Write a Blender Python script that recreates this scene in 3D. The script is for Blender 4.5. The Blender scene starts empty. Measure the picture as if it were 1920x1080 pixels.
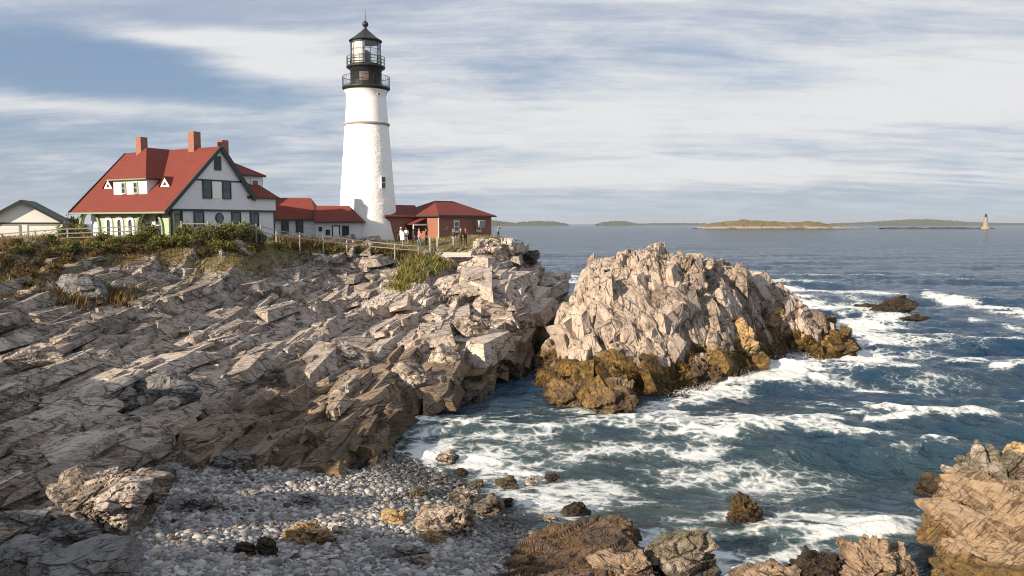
import bpy, math, random
import numpy as np
from mathutils import Vector, Matrix
random.seed(7); np.random.seed(7)
SC = bpy.context.scene
COL = SC.collection
R_ = math.radians

# ------------------------------------------------------------------ camera
FPX, EYE = 1500.0, 12.0
PITCH = math.atan(121 / FPX)
cam = bpy.data.cameras.new('camera'); cam.sensor_width = 36.0; cam.lens = FPX / 1920 * 36
cam.clip_start = 0.1; cam.clip_end = 60000
camo = bpy.data.objects.new('camera', cam); COL.objects.link(camo)
camo.location = (0, 0, EYE); camo.rotation_euler = (math.pi / 2 - PITCH, 0, 0)
SC.camera = camo

# ------------------------------------------------------------------ sun, sky, exposure
SUN_AZ, SUN_EL = R_(-46), R_(19.5)          # azimuth of the sun measured from -Y towards +X
SUNV = Vector((math.sin(SUN_AZ) * math.cos(SUN_EL), -math.cos(SUN_AZ) * math.cos(SUN_EL), math.sin(SUN_EL)))
sl = bpy.data.lights.new('sun', 'SUN'); sl.energy = 5.0; sl.angle = R_(0.5); sl.color = (1.0, 0.83, 0.64)
so = bpy.data.objects.new('sun', sl); COL.objects.link(so); so.location = SUNV * 80
so.rotation_euler = (-SUNV).to_track_quat('-Z', 'Y').to_euler()
SC.view_settings.view_transform = 'Standard'; SC.view_settings.look = 'None'
SC.view_settings.exposure = 0.80; SC.view_settings.gamma = 1.0
SC.cycles.use_denoising = True; SC.cycles.filter_width = 1.05
SC.cycles.max_bounces = 6; SC.cycles.diffuse_bounces = 3; SC.cycles.glossy_bounces = 3
SC.cycles.transmission_bounces = 4; SC.cycles.transparent_max_bounces = 8
SC.cycles.sample_clamp_indirect = 4.0; SC.cycles.caustics_reflective = False; SC.cycles.caustics_refractive = False

class NT:
    """short-hand for building node trees"""
    def __init__(s, tree): s.t = tree; s.n = tree.nodes; s.l = tree.links
    def add(s, typ, props=None, **ins):
        nd = s.n.new('ShaderNode' + typ)
        for k, v in (props or {}).items(): setattr(nd, k, v)
        for k, v in ins.items():
            sock = nd.inputs[int(k[1:])] if (k[0] == 'i' and k[1:].isdigit()) else nd.inputs[k.replace('_', ' ')]
            s.set(sock, v)
        return nd
    def set(s, sock, v):
        if hasattr(v, 'is_output'): s.l.new(v, sock)
        elif hasattr(v, 'outputs'): s.l.new(v.outputs[0], sock)
        else:
            if sock.type == 'RGBA' and hasattr(v, '__len__') and len(v) == 3: v = (*v, 1)
            sock.default_value = v
    def math(s, op, a, b=0.0, c=0.0, clamp=False):
        return s.add('Math', {'operation': op, 'use_clamp': clamp}, i0=a, i1=b, i2=c).outputs[0]
    def mix(s, f, a, b, mode='MIX'):
        nd = s.add('Mix', {'data_type': 'RGBA', 'blend_type': mode})
        s.set(nd.inputs[0], f); s.set(nd.inputs[6], a); s.set(nd.inputs[7], b)
        return nd.outputs[2]
    def ramp(s, f, stops):
        nd = s.add('ValToRGB'); s.set(nd.inputs[0], f); e = nd.color_ramp.elements
        while len(e) < len(stops): e.new(0.5)
        for i, (p, c) in enumerate(stops):
            e[i].position = p; e[i].color = (*c, 1) if len(c) == 3 else c
        return nd.outputs[0]
    def smooth(s, v, a, b):
        nd = s.add('MapRange', {'interpolation_type': 'SMOOTHSTEP'}); s.set(nd.inputs[0], v)
        nd.inputs[1].default_value = a; nd.inputs[2].default_value = b
        return nd.outputs[0]
    def noise(s, vec, scale, detail=4, rough=0.55, dist=0.0):
        nd = s.add('TexNoise', None, Scale=scale, Detail=detail, Roughness=rough, Distortion=dist)
        if vec is not None: s.set(nd.inputs['Vector'], vec)
        return nd.outputs[0]

def build_world():
    w = bpy.data.worlds.new('World'); SC.world = w; w.use_nodes = True
    t = NT(w.node_tree); t.n.clear()
    out = t.add('OutputWorld'); bg = t.add('Background'); bg.inputs[1].default_value = 0.0535
    t.l.new(bg.outputs[0], out.inputs[0])
    sky = t.add('TexSky', {'sky_type': 'NISHITA', 'sun_disc': False, 'sun_elevation': SUN_EL,
                           'sun_rotation': math.atan2(SUNV.x, SUNV.y), 'air_density': 1.0, 'dust_density': 1.2, 'ozone_density': 2.0})
    tc = t.add('TexCoord').outputs['Generated']
    sp = t.add('SeparateXYZ', None, Vector=tc)
    x, y, z = sp.outputs
    az = t.math('ARCTAN2', x, y); el = t.math('MAXIMUM', z, 0.0)
    den = t.math('ADD', el, 0.14)
    q = t.add('CombineXYZ', None, X=t.math('DIVIDE', x, den), Y=t.math('DIVIDE', y, den), Z=0.0).outputs[0]
    # wind-drawn streaks: the deck is stretched along x
    wp = t.add('VectorMath', {'operation': 'MULTIPLY_ADD'}, i0=t.add('TexNoise', None, Vector=q, Scale=0.5, Detail=3.0).outputs['Color'], i1=(1.2, 0.5, 0.0), i2=q).outputs[0]
    qs = t.add('VectorMath', {'operation': 'MULTIPLY'}, i0=wp, i1=(0.42, 0.85, 1.0)).outputs[0]
    n1 = t.noise(qs, 1.3, 8, 0.60); n2 = t.noise(qs, 5.0, 9, 0.66)
    n3 = t.noise(t.add('VectorMath', {'operation': 'MULTIPLY'}, i0=wp, i1=(0.25, 1.6, 1.0)).outputs[0], 2.0, 7, 0.62)
    def blob(a0, e0, sa, se):
        da = t.math('DIVIDE', t.math('SUBTRACT', az, a0), sa); de = t.math('DIVIDE', t.math('SUBTRACT', el, e0), se)
        return t.math('EXPONENT', t.math('MULTIPLY', t.math('ADD', t.math('MULTIPLY', da, da), t.math('MULTIPLY', de, de)), -1.0))
    clear = blob(-0.42, 0.165, 0.18, 0.04)
    clear2 = blob(-0.52, 0.02, 0.24, 0.045)
    cream = t.math('ADD', blob(-0.02, 0.125, 0.22, 0.04), t.math('ADD', blob(0.1, 0.058, 0.5, 0.016), blob(-0.52, 0.128, 0.22, 0.012)))
    cream = t.math('ADD', cream, blob(0.45, 0.14, 0.3, 0.05))
    wisp = t.math('ADD', blob(-0.36, 0.208, 0.10, 0.012), t.math('ADD', blob(-0.26, 0.185, 0.10, 0.02), blob(-0.6, 0.225, 0.04, 0.006)))
    # cover: thin veil almost everywhere, opening over the clear patches
    v = t.math('ADD', t.math('MULTIPLY', n1, 1.5), t.math('MULTIPLY', n2, 0.55))
    v = t.math('SUBTRACT', v, t.math('MULTIPLY', clear, 0.68))
    v = t.math('SUBTRACT', v, t.math('MULTIPLY', clear2, 0.25))
    v = t.math('ADD', v, t.math('MULTIPLY', wisp, 0.75))
    v = t.math('ADD', v, t.math('MULTIPLY', cream, 0.22))
    v = t.math('ADD', v, t.math('MULTIPLY', t.smooth(az, -0.35, 0.3), 0.07))
    v = t.math('ADD', v, t.math('MULTIPLY', t.smooth(el, 0.185, 0.25), 0.4))
    cover = t.smooth(v, 0.52, 1.35)
    # bright sunlit cloud against grey undersides
    b = t.math('ADD', t.math('MULTIPLY', n2, 0.95), t.math('MULTIPLY', n3, 0.95))
    b = t.math('ADD', b, t.math('MULTIPLY', cream, 0.42)); b = t.math('ADD', b, t.math('MULTIPLY', wisp, 0.4))
    b = t.math('ADD', b, t.math('MULTIPLY', t.smooth(az, -0.25, 0.35), 0.07))
    b = t.smooth(b, 0.74, 1.36)
    ccol = t.mix(b, (4.3, 5.0, 6.4), (8.6, 8.65, 8.75))
    hz = t.math('SUBTRACT', 1.0, t.smooth(el, 0.0, 0.05))
    skyc = t.mix(0.45, t.mix(1.0, sky.outputs[0], (0.9, 0.94, 1.0), 'MULTIPLY'), (3.6, 5.0, 7.4))
    base = t.mix(cover, skyc, ccol)
    base = t.mix(t.math('MULTIPLY', hz, 0.75), base, (5.4, 6.4, 7.4))
    t.l.new(base, bg.inputs[0])
build_world()

# ------------------------------------------------------------------ pixel -> world helpers (positions measured on the photograph)
CF = np.array([0, math.cos(PITCH), -math.sin(PITCH)]); CU = np.array([0, math.sin(PITCH), math.cos(PITCH)])
def ray(px, py): return CF + np.array([1.0, 0, 0]) * ((px - 960) / FPX) + CU * ((540 - py) / FPX)
def atY(px, py, Y): d = ray(px, py); return np.array([0, 0, EYE]) + d * (Y / d[1])
def atZ(px, py, z): d = ray(px, py); return np.array([0, 0, EYE]) + d * ((z - EYE) / d[2])
def proj(X, Y, Z):
    zc = Y * CF[1] + (Z - EYE) * CF[2]; yc = Y * CU[1] + (Z - EYE) * CU[2]
    return 960 + FPX * X / zc, 540 - FPX * yc / zc

# ------------------------------------------------------------------ noise in numpy
def _hash(ix, iy, iz, s):
    h = ix.astype(np.uint32) * np.uint32(0x8da6b343) ^ iy.astype(np.uint32) * np.uint32(0xd8163841) ^ iz.astype(np.uint32) * np.uint32(0xcb1ab31f)
    h = h ^ np.uint32((s * 0x9e3779b1) & 0xffffffff)
    h ^= h >> np.uint32(16); h *= np.uint32(0x7feb352d); h ^= h >> np.uint32(15); h *= np.uint32(0x846ca68b); h ^= h >> np.uint32(16)
    return h
def _rnd(h, k):
    h = h * np.uint32((0x2545f491 + 0x6c8e9cf5 * k) & 0xffffffff | 1); h ^= h >> np.uint32(15); h *= np.uint32(0x2c1b3c6d); h ^= h >> np.uint32(13)
    return h.astype(np.float32) * np.float32(1 / 4294967296.0)
def vnoise(P, s=0):
    P = np.asarray(P, np.float32); fl = np.floor(P); f = P - fl; i = fl.astype(np.int32); f = f * f * (3 - 2 * f)
    r = np.zeros(len(P), np.float32)
    for dx in (0, 1):
        wx = f[:, 0] if dx else 1 - f[:, 0]
        for dy in (0, 1):
            wy = wx * (f[:, 1] if dy else 1 - f[:, 1])
            for dz in (0, 1):
                r += wy * (f[:, 2] if dz else 1 - f[:, 2]) * _rnd(_hash(i[:, 0] + dx, i[:, 1] + dy, i[:, 2] + dz, s), 1)
    return r * 2 - 1
def fbm(P, s=0, o=4, g=0.5):
    r = 0; a = 1.0; P = np.asarray(P, np.float32)
    for k in range(o): r = r + a * vnoise(P, s + k); P = P * 2.03 + 11.7; a *= g
    return r
def worley(P, s=0, jit=0.9, two=False):
    P = np.asarray(P, np.float32); i = np.floor(P).astype(np.int32); n = len(P)
    F1 = np.full(n, 9e9, np.float32); F2 = F1.copy(); hid = np.zeros(n, np.uint32); hi2 = hid.copy(); D = np.zeros((n, 3), np.float32); D2 = D.copy()
    for dx in (-1, 0, 1):
        for dy in (-1, 0, 1):
            for dz in (-1, 0, 1):
                c = i + np.array([dx, dy, dz], np.int32); h = _hash(c[:, 0], c[:, 1], c[:, 2], s)
                v = np.stack([P[:, k] - c[:, k] - 0.5 - jit * (_rnd(h, 3 + k) - 0.5) for k in range(3)], 1)
                d = (v * v).sum(1); m = d < F1
                if two:
                    m2 = ~m & (d < F2); hi2 = np.where(m, hid, np.where(m2, h, hi2)); D2[m] = D[m]; D2[m2] = v[m2]
                F2 = np.where(m, F1, np.minimum(F2, d)); F1 = np.where(m, d, F1)
                hid = np.where(m, h, hid); D[m] = v[m]
    return (np.sqrt(F1), np.sqrt(F2), hid, D) + ((hi2, D2) if two else ())
def axes(strike, dip, pitch=0.0):
    """rows: along the beds, down the dip, across the beds"""
    M = Matrix.Rotation(strike, 3, 'Z') @ Matrix.Rotation(pitch, 3, 'Y') @ Matrix.Rotation(dip, 3, 'X')
    return np.array([M.col[0], M.col[1], M.col[2]], np.float32)
def rockdisp(P, A, levels, s=0, warp=0.5, bias=(0.0, 0.0), soft=0.05):
    """faceted, block-fractured relief: every cell is a tilted flat face"""
    P = np.asarray(P, np.float32)
    Q = P @ A.T
    Q = Q + warp * np.stack([fbm(P * 0.35, s + 50 + k, 3) for k in range(3)], 1)
    disp = np.zeros(len(P), np.float32); tone = np.zeros(len(P), np.float32)
    rough = 0.35 + 0.9 * smoothstep(-0.25, 0.45, fbm(P * 0.21, s + 90, 3))
    for k, (su, sv, sw, amp, tilt, crack) in enumerate(levels):
        F1, F2, h, D, h2, D2 = worley(Q / np.array([su, sv, sw], np.float32), s + 7 * k, 0.95, True)
        def face(h, D):
            v = (_rnd(h, 1) - 0.5) + bias[0] * D[:, 1] + bias[1] * D[:, 2]
            for j in range(3): v = v + tilt * (_rnd(h, 8 + j) - 0.5) * D[:, j]
            return v
        w = 0.5 + 0.5 * np.clip((F2 - F1) / soft, 0, 1); v = w * face(h, D) + (1 - w) * face(h2, D2)
        gap = _rnd(h, 5) * 1.6 - 0.3
        disp += amp * (v - crack * np.clip(gap, 0, 1.3) * np.clip(1 - (F2 - F1) / 0.13, 0, 1)) * (1 if k == 0 else rough)
        tone += (_rnd(h, 12) - 0.5) * (0.6 if k == 0 else 0.5 / (k + 0.3))
    return disp, tone
def ledges(X, Y, strike, lam, t, joint, s, warp=.5, drop=.12):
    """beds cropping out side by side: long treads rising to a sharp broken edge, cut along their length by joints"""
    c, sn = math.cos(strike), math.sin(strike); u = X * c + Y * sn; v = X * sn - Y * c; Z0 = 0 * X
    v = v + warp * lam * fbm(np.stack([u / (5 * lam), v / (2.5 * lam), Z0], 1), s, 4) + 1.1 * lam * vnoise(np.stack([u / (14 * lam), v / (6 * lam), Z0], 1), s + 8)
    ju = u / joint + .5 * fbm(np.stack([v / (2 * lam), u / joint * .5, Z0], 1), s + 9, 2); k = np.floor(v / lam)
    off = vnoise(np.stack([np.floor(ju) * 1.37, k * .1 + .5, Z0], 1), s + 5)
    q = v / lam + .28 * off; k = np.floor(q); f = q - k
    hgt = t * (.15 + 1.7 * smoothstep(-.35, .55, vnoise(np.stack([u / (3 * lam), v / (3 * lam), Z0], 1), s + 2)) * .6 + .9 * _rnd(_hash(k.astype(np.int32), np.floor(ju * .5).astype(np.int32), np.zeros(len(X), np.int32), s), 3))
    saw = np.where(f < 1 - drop, f / (1 - drop), (1 - f) / drop) - .45
    return hgt * saw, _rnd(_hash(k.astype(np.int32), np.floor(ju).astype(np.int32), np.ones(len(X), np.int32), s), 4) - .5
def smoothstep(a, b, x): t = np.clip((x - a) / (b - a), 0, 1); return t * t * (3 - 2 * t)

# ------------------------------------------------------------------ objects
def link(o, parent=None):
    COL.objects.link(o)
    if parent: o.parent = parent
    return o
def tag(o, label=None, cat=None, group=None, kind=None):
    if label: o['label'] = label
    if cat: o['category'] = cat
    if group: o['group'] = group
    if kind: o['kind'] = kind
    return o
def empty(name, loc=(0, 0, 0), rz=0.0, **k):
    o = bpy.data.objects.new(name, None); COL.objects.link(o); o.empty_display_size = 0.3
    o.location = tuple(float(v) for v in loc); o.rotation_euler = (0, 0, rz); return tag(o, **k)
def npmesh(name, V, F, mat=None, smooth=False, attrs=None, parent=None):
    """V (n,3), F (m,k) arrays -> one mesh object"""
    V = np.ascontiguousarray(V, np.float32); F = np.ascontiguousarray(F, np.int32); k = F.shape[1]
    me = bpy.data.meshes.new(name); me.vertices.add(len(V)); me.vertices.foreach_set('co', V.ravel())
    me.loops.add(F.size); me.loops.foreach_set('vertex_index', F.ravel())
    me.polygons.add(len(F)); me.polygons.foreach_set('loop_start', np.arange(0, F.size, k, dtype=np.int32))
    me.polygons.foreach_set('use_smooth', np.full(len(F), smooth))
    for an, av in (attrs or {}).items():
        av = np.asarray(av, np.float32)
        if av.ndim == 2:
            a = me.attributes.new(an, 'FLOAT_COLOR', 'POINT'); a.data.foreach_set('color', np.ascontiguousarray(np.c_[av, np.ones(len(av), np.float32)]).ravel())
        else:
            a = me.attributes.new(an, 'FLOAT', 'POINT'); a.data.foreach_set('value', av)
    me.update(calc_edges=True); me.validate()
    if mat: me.materials.append(mat)
    return link(bpy.data.objects.new(name, me), parent)
def gridfaces(nr, nc):
    i = np.arange(nr * nc).reshape(nr, nc)
    return np.stack([i[:-1, :-1], i[:-1, 1:], i[1:, 1:], i[1:, :-1]], -1).reshape(-1, 4)
class MB:
    """collects solids with per-face material slots, builds ONE mesh"""
    def __init__(s): s.v = []; s.f = []; s.m = []; s.sm = []
    def poly(s, pts, faces, mi=0, smooth=False):
        b = len(s.v); s.v += [tuple(map(float, p)) for p in pts]
        for f in faces: s.f.append([b + i for i in f]); s.m.append(mi); s.sm.append(smooth)
        return s
    def box(s, x0, x1, y0, y1, z0, z1, mi=0):
        p = [(x0, y0, z0), (x1, y0, z0), (x1, y1, z0), (x0, y1, z0), (x0, y0, z1), (x1, y0, z1), (x1, y1, z1), (x0, y1, z1)]
        return s.poly(p, [(3, 2, 1, 0), (4, 5, 6, 7), (0, 1, 5, 4), (1, 2, 6, 5), (2, 3, 7, 6), (3, 0, 4, 7)], mi)
    def prism(s, pts, vec, mi=0):
        """closed polygon pts extruded along vec"""
        n = len(pts); v = np.array(vec, float); a = [np.array(p, float) for p in pts]; q = [p + v for p in a]
        return s.poly(a + q, [tuple(range(n))[::-1], tuple(range(n, 2 * n))] + [(i, (i + 1) % n, n + (i + 1) % n, n + i) for i in range(n)], mi)
    def beam(s, a, b, w, h, mi=0, up=(0, 0, 1)):
        a = np.array(a, float); b = np.array(b, float); d = b - a; d /= np.linalg.norm(d)
        u = np.cross(d, up)
        if np.linalg.norm(u) < 1e-4: u = np.array([1.0, 0, 0])
        u /= np.linalg.norm(u); t = np.cross(u, d)
        c = [u * w / 2 * i + t * h / 2 * j for i, j in ((-1, -1), (1, -1), (1, 1), (-1, 1))]
        return s.poly([a + k for k in c] + [b + k for k in c], [(0, 3, 2, 1)[::-1], (4, 5, 6, 7)[::-1]] + [(i, 4 + i, 4 + (i + 1) % 4, (i + 1) % 4) for i in range(4)], mi)
    def tube(s, pts, r, n=8, mi=0):
        for a, b in zip(pts[:-1], pts[1:]):
            a = np.array(a, float); b = np.array(b, float); d = b - a; d /= np.linalg.norm(d)
            u = np.cross(d, (0, 0, 1.0)); u = np.array([1.0, 0, 0]) if np.linalg.norm(u) < 1e-4 else u / np.linalg.norm(u); t = np.cross(u, d)
            ring = [u * math.cos(2 * math.pi * i / n) * r + t * math.sin(2 * math.pi * i / n) * r for i in range(n)]
            s.poly([a + k for k in ring] + [b + k for k in ring], [tuple(range(n)), tuple(range(2 * n - 1, n - 1, -1))] + [(i, n + i, n + (i + 1) % n, (i + 1) % n) for i in range(n)], mi, False)
        return s
    def lathe(s, prof, n=48, mi=0, c=(0, 0), smooth=True, cap=True, ph=0.0):
        """profile [(r,z)...] from bottom to top"""
        b = []
        for r, z in prof: b += [(c[0] + r * math.cos(ph + 2 * math.pi * i / n), c[1] + r * math.sin(ph + 2 * math.pi * i / n), z) for i in range(n)]
        fs = [(k * n + i, k * n + (i + 1) % n, (k + 1) * n + (i + 1) % n, (k + 1) * n + i) for k in range(len(prof) - 1) for i in range(n)]
        s.poly(b, fs, mi, smooth)
        if cap:
            s.poly(b[:n], [tuple(range(n))[::-1]], mi); s.poly(b[-n:], [tuple(range(n))], mi)
        return s
    def build(s, name, mats, parent=None, bevel=0.0):
        me = bpy.data.meshes.new(name); me.from_pydata(s.v, [], s.f); me.update()
        for m in (mats if isinstance(mats, (list, tuple)) else [mats]): me.materials.append(m)
        me.polygons.foreach_set('material_index', s.m); me.polygons.foreach_set('use_smooth', s.sm)
        o = link(bpy.data.objects.new(name, me), parent)
        if bevel:
            bv = o.modifiers.new('bevel', 'BEVEL'); bv.width = bevel; bv.segments = 1; bv.limit_method = 'ANGLE'
        return o
def copy_tree(o, parent=None):
    c = o.copy(); COL.objects.link(c); c.parent = parent
    for ch in o.children: copy_tree(ch, c)
    return c
# ------------------------------------------------------------------ materials
def newmat(name):
    m = bpy.data.materials.new(name); m.use_nodes = True; t = NT(m.node_tree); t.n.clear()
    out = t.add('OutputMaterial'); p = t.add('BsdfPrincipled'); t.l.new(p.outputs[0], out.inputs[0])
    return m, t, p, out
def bump(t, p, h, strength=0.5, dist=0.05):
    b = t.add('Bump', None, Strength=strength, Distance=dist, Height=h); t.l.new(b.outputs[0], p.inputs['Normal'])
def plain(name, col, rough=0.6, var=0.25, scale=2.0, bmp=0.0, metal=0.0, spec=0.4, bscale=8.0):
    m, t, p, _ = newmat(name); g = t.add('TexCoord').outputs['Object']
    n = t.noise(g, scale, 6, 0.65)
    c = t.mix(n, tuple(c * (1 - var) for c in col), tuple(min(1, c * (1 + var)) for c in col))
    t.set(p.inputs['Base Color'], c); p.inputs['Roughness'].default_value = rough; p.inputs['Metallic'].default_value = metal
    p.inputs['Specular IOR Level'].default_value = spec
    if bmp: bump(t, p, t.noise(g, bscale, 5, 0.7), bmp, 0.03)
    return m
def attr(t, name): return t.add('Attribute', {'attribute_name': name}).outputs['Fac']

def rock_material(name, dark=(0.06, 0.052, 0.045), mid=(0.25, 0.208, 0.168), pale=(0.62, 0.53, 0.455), rust=(0.25, 0.14, 0.07), weedc=((0.030, 0.018, 0.007), (0.25, 0.155, 0.040)), stria=None, sw=0.55, ck=0.8, cst=(0.35, 1.1, 1.9), csc=1.0, nst=(0.5, 3.0, 9.0)):
    dark, mid, pale, rust = (tuple(.82 * k for k in q) for q in (dark, mid, pale, rust))
    m, t, p, _ = newmat(name)
    g = t.add('TexCoord').outputs['Object']
    tone = attr(t, 'tone'); wet = attr(t, 'wet'); weed = attr(t, 'weed'); soil = attr(t, 'soil')
    n1 = t.noise(g, 0.55, 5, 0.6); n2 = t.noise(g, 5.0, 6, 0.7); n3 = t.noise(g, 22.0, 4, 0.7)
    sv = t.add('VectorMath', {'operation': 'MULTIPLY'}, i0=t.add('VectorRotate', {'rotation_type': 'EULER_XYZ'}, Vector=g, Rotation=stria or (0.5, 0.35, -1.1)).outputs[0], i1=nst).outputs[0]
    ns = t.noise(sv, 1.6, 6, 0.65)
    f = t.math('ADD', t.math('MULTIPLY', t.math('ADD', t.math('MULTIPLY', t.math('SUBTRACT', tone, 0.5), 2.5), 0.5), 0.42), t.math('ADD', t.math('MULTIPLY', n1, 0.42), t.math('MULTIPLY', n2, 0.40)))
    f = t.math('ADD', f, t.math('MULTIPLY', t.math('SUBTRACT', ns, 0.5), sw))
    c = t.ramp(f, [(0.24, dark), (0.44, mid), (0.64, pale), (0.92, tuple(min(1, v * 1.18) for v in pale))])
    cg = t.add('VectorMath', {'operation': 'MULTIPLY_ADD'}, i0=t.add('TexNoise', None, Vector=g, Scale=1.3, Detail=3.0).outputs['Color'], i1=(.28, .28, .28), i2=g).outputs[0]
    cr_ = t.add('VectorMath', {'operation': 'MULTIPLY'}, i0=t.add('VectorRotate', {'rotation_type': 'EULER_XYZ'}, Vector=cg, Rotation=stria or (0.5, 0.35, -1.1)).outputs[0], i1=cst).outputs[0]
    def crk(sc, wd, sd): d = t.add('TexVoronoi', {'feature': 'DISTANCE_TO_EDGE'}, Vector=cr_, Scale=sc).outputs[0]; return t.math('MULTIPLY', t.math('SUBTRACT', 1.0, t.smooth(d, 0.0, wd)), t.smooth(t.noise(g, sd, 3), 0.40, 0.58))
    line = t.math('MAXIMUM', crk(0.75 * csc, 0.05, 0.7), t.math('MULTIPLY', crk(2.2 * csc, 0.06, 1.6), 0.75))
    rn = t.smooth(t.noise(g, 0.9, 6, 0.7), 0.52, 0.70)
    c = t.mix(t.math('MULTIPLY', rn, 0.55), c, rust)
    c = t.mix(t.math('MULTIPLY', t.smooth(n3, 0.35, 0.7), 0.16), c, tuple(min(1, k * 1.35) for k in pale))
    sp = t.smooth(t.noise(g, 13.0, 5, 0.75), 0.56, 0.66)
    c = t.mix(t.math('MULTIPLY', sp, 0.6), c, (0.07, 0.063, 0.057))
    lich = t.smooth(t.noise(g, 3.1, 5, 0.7), 0.60, 0.70)
    c = t.mix(t.math('MULTIPLY', lich, 0.22), c, (pale[0] * .66, pale[1] * .72, pale[2] * .45))
    ag = t.math('MULTIPLY', attr(t, 'age'), t.smooth(t.noise(g, 1.1, 6, 0.75), 0.40, 0.60)); c = t.mix(t.math('MULTIPLY', ag, 0.6), c, t.mix(n2, (0.022, 0.023, 0.023), (0.10, 0.10, 0.095)))
    stn = attr(t, 'stain'); c = t.mix(t.math('MULTIPLY', stn, 0.85), c, t.ramp(f, [(0.3, (0.020, 0.014, 0.010)), (0.5, (0.085, 0.058, 0.036)), (0.74, (0.25, 0.178, 0.115))]))
    so_ = t.mix(t.noise(g, 4.0, 6, 0.7), (0.085, 0.068, 0.028), (0.25, 0.20, 0.08))
    c = t.mix(soil, c, so_)
    dk = t.smooth(t.noise(g, 1.7, 6, 0.75), 0.53, 0.66); c = t.mix(t.math('MULTIPLY', dk, 0.55), c, tuple(k * .9 for k in dark))
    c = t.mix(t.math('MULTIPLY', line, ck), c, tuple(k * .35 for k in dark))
    wd = t.mix(t.smooth(t.noise(g, 4.5, 6, 0.75), 0.35, 0.66), weedc[0], weedc[1])
    wd = t.mix(t.math('MULTIPLY', t.smooth(t.noise(g, 0.35, 4, 0.6), 0.42, 0.6), 0.85), wd, (0.035, 0.022, 0.012))
    c = t.mix(weed, c, wd)
    c = t.mix(wet, c, t.mix(n2, (0.012, 0.011, 0.010), (0.075, 0.058, 0.040)))
    t.set(p.inputs['Base Color'], c)
    t.set(p.inputs['Roughness'], t.math('SUBTRACT', 0.88, t.math('MULTIPLY', wet, 0.5)))
    p.inputs['Specular IOR Level'].default_value = 0.3
    h = t.math('ADD', t.math('MULTIPLY', ns, 0.6), t.math('ADD', t.math('MULTIPLY', n2, 0.35), t.math('MULTIPLY', n3, 0.3))); h = t.math('SUBTRACT', h, t.math('MULTIPLY', line, ck * 1.1))
    bump(t, p, h, 0.85, 0.16)
    return m
M = {}
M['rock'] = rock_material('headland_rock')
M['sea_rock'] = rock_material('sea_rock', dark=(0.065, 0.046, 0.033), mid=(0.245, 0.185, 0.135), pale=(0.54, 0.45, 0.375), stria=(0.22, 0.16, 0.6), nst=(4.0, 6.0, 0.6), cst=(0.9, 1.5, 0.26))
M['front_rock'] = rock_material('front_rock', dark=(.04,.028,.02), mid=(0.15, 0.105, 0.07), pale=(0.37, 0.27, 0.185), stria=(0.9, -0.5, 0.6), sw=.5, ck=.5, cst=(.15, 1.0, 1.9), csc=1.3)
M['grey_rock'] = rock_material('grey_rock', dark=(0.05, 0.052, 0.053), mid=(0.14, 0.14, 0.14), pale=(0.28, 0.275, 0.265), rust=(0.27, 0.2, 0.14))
def brick_mat(name, c1, c2):
    m, t, p, _ = newmat(name); g = t.add('TexCoord').outputs['Object']
    xyz = t.add('SeparateXYZ', None, Vector=g)
    v = t.add('CombineXYZ', None, X=t.math('ADD', xyz.outputs[0], xyz.outputs[1]), Y=xyz.outputs[2], Z=0.0).outputs[0]
    b = t.add('TexBrick', None, Vector=v, Color1=(*c1, 1), Color2=(*c2, 1), Mortar=(0.32, 0.24, 0.19, 1), Scale=1.0)
    b.inputs['Mortar Size'].default_value = 0.010; b.inputs['Brick Width'].default_value = 0.22; b.inputs['Row Height'].default_value = 0.075
    c = t.mix(t.math('MULTIPLY', t.noise(g, 1.3, 5, 0.7), 0.5), b.outputs[0], tuple(0.55 * k for k in c1))
    t.set(p.inputs['Base Color'], c); p.inputs['Roughness'].default_value = 0.85
    bump(t, p, b.outputs[1], 0.3, -0.01); return m
M['brick'] = brick_mat('red_brick', (0.30, 0.095, 0.052), (0.24, 0.073, 0.042))
M['chimney'] = brick_mat('chimney_brick', (0.31, 0.105, 0.06), (0.23, 0.07, 0.042))
def roof_mat(name, col):
    m, t, p, _ = newmat(name); g = t.add('TexCoord').outputs['Object']
    xyz = t.add('SeparateXYZ', None, Vector=g)
    v = t.add('CombineXYZ', None, X=t.math('ADD', xyz.outputs[0], xyz.outputs[1]), Y=t.math('MULTIPLY', xyz.outputs[2], 1.4), Z=0.0).outputs[0]
    b = t.add('TexBrick', None, Vector=v, Color1=(*col, 1), Color2=(*[k * 0.86 for k in col], 1), Mortar=(*[k * 0.45 for k in col], 1), Scale=1.0)
    b.inputs['Mortar Size'].default_value = 0.012; b.inputs['Brick Width'].default_value = 0.33; b.inputs['Row Height'].default_value = 0.19
    c = t.mix(t.math('MULTIPLY', t.smooth(t.noise(g, 0.7, 6, 0.7), 0.35, 0.75), 0.55), b.outputs[0], (col[0] * 0.6, col[1] * 0.75, col[2] * 0.9))
    t.set(p.inputs['Base Color'], c); p.inputs['Roughness'].default_value = 0.8; p.inputs['Specular IOR Level'].default_value = 0.25
    bump(t, p, b.outputs[1], 0.35, -0.02); return m
M['roof'] = roof_mat('red_shingle', (0.195, 0.043, 0.030))
M['grey_roof'] = roof_mat('grey_shingle', (0.12, 0.12, 0.115))
def clap_mat(name, col):
    m, t, p, _ = newmat(name); g = t.add('TexCoord').outputs['Object']
    z = t.add('SeparateXYZ', None, Vector=g).outputs[2]
    saw = t.math('FRACT', t.math('DIVIDE', z, 0.14))
    c = t.mix(t.noise(g, 1.1, 6, 0.7), tuple(k * 0.90 for k in col), col)
    c = t.mix(t.math('MULTIPLY', t.smooth(t.noise(g, 6.0, 5, 0.8), 0.62, 0.8), 0.3), c, tuple(k * 0.62 for k in col))
    t.set(p.inputs['Base Color'], c); p.inputs['Roughness'].default_value = 0.6
    bump(t, p, saw, 0.5, -0.02); return m
M['white'] = clap_mat('white_clapboard', (0.72, 0.735, 0.76))
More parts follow.
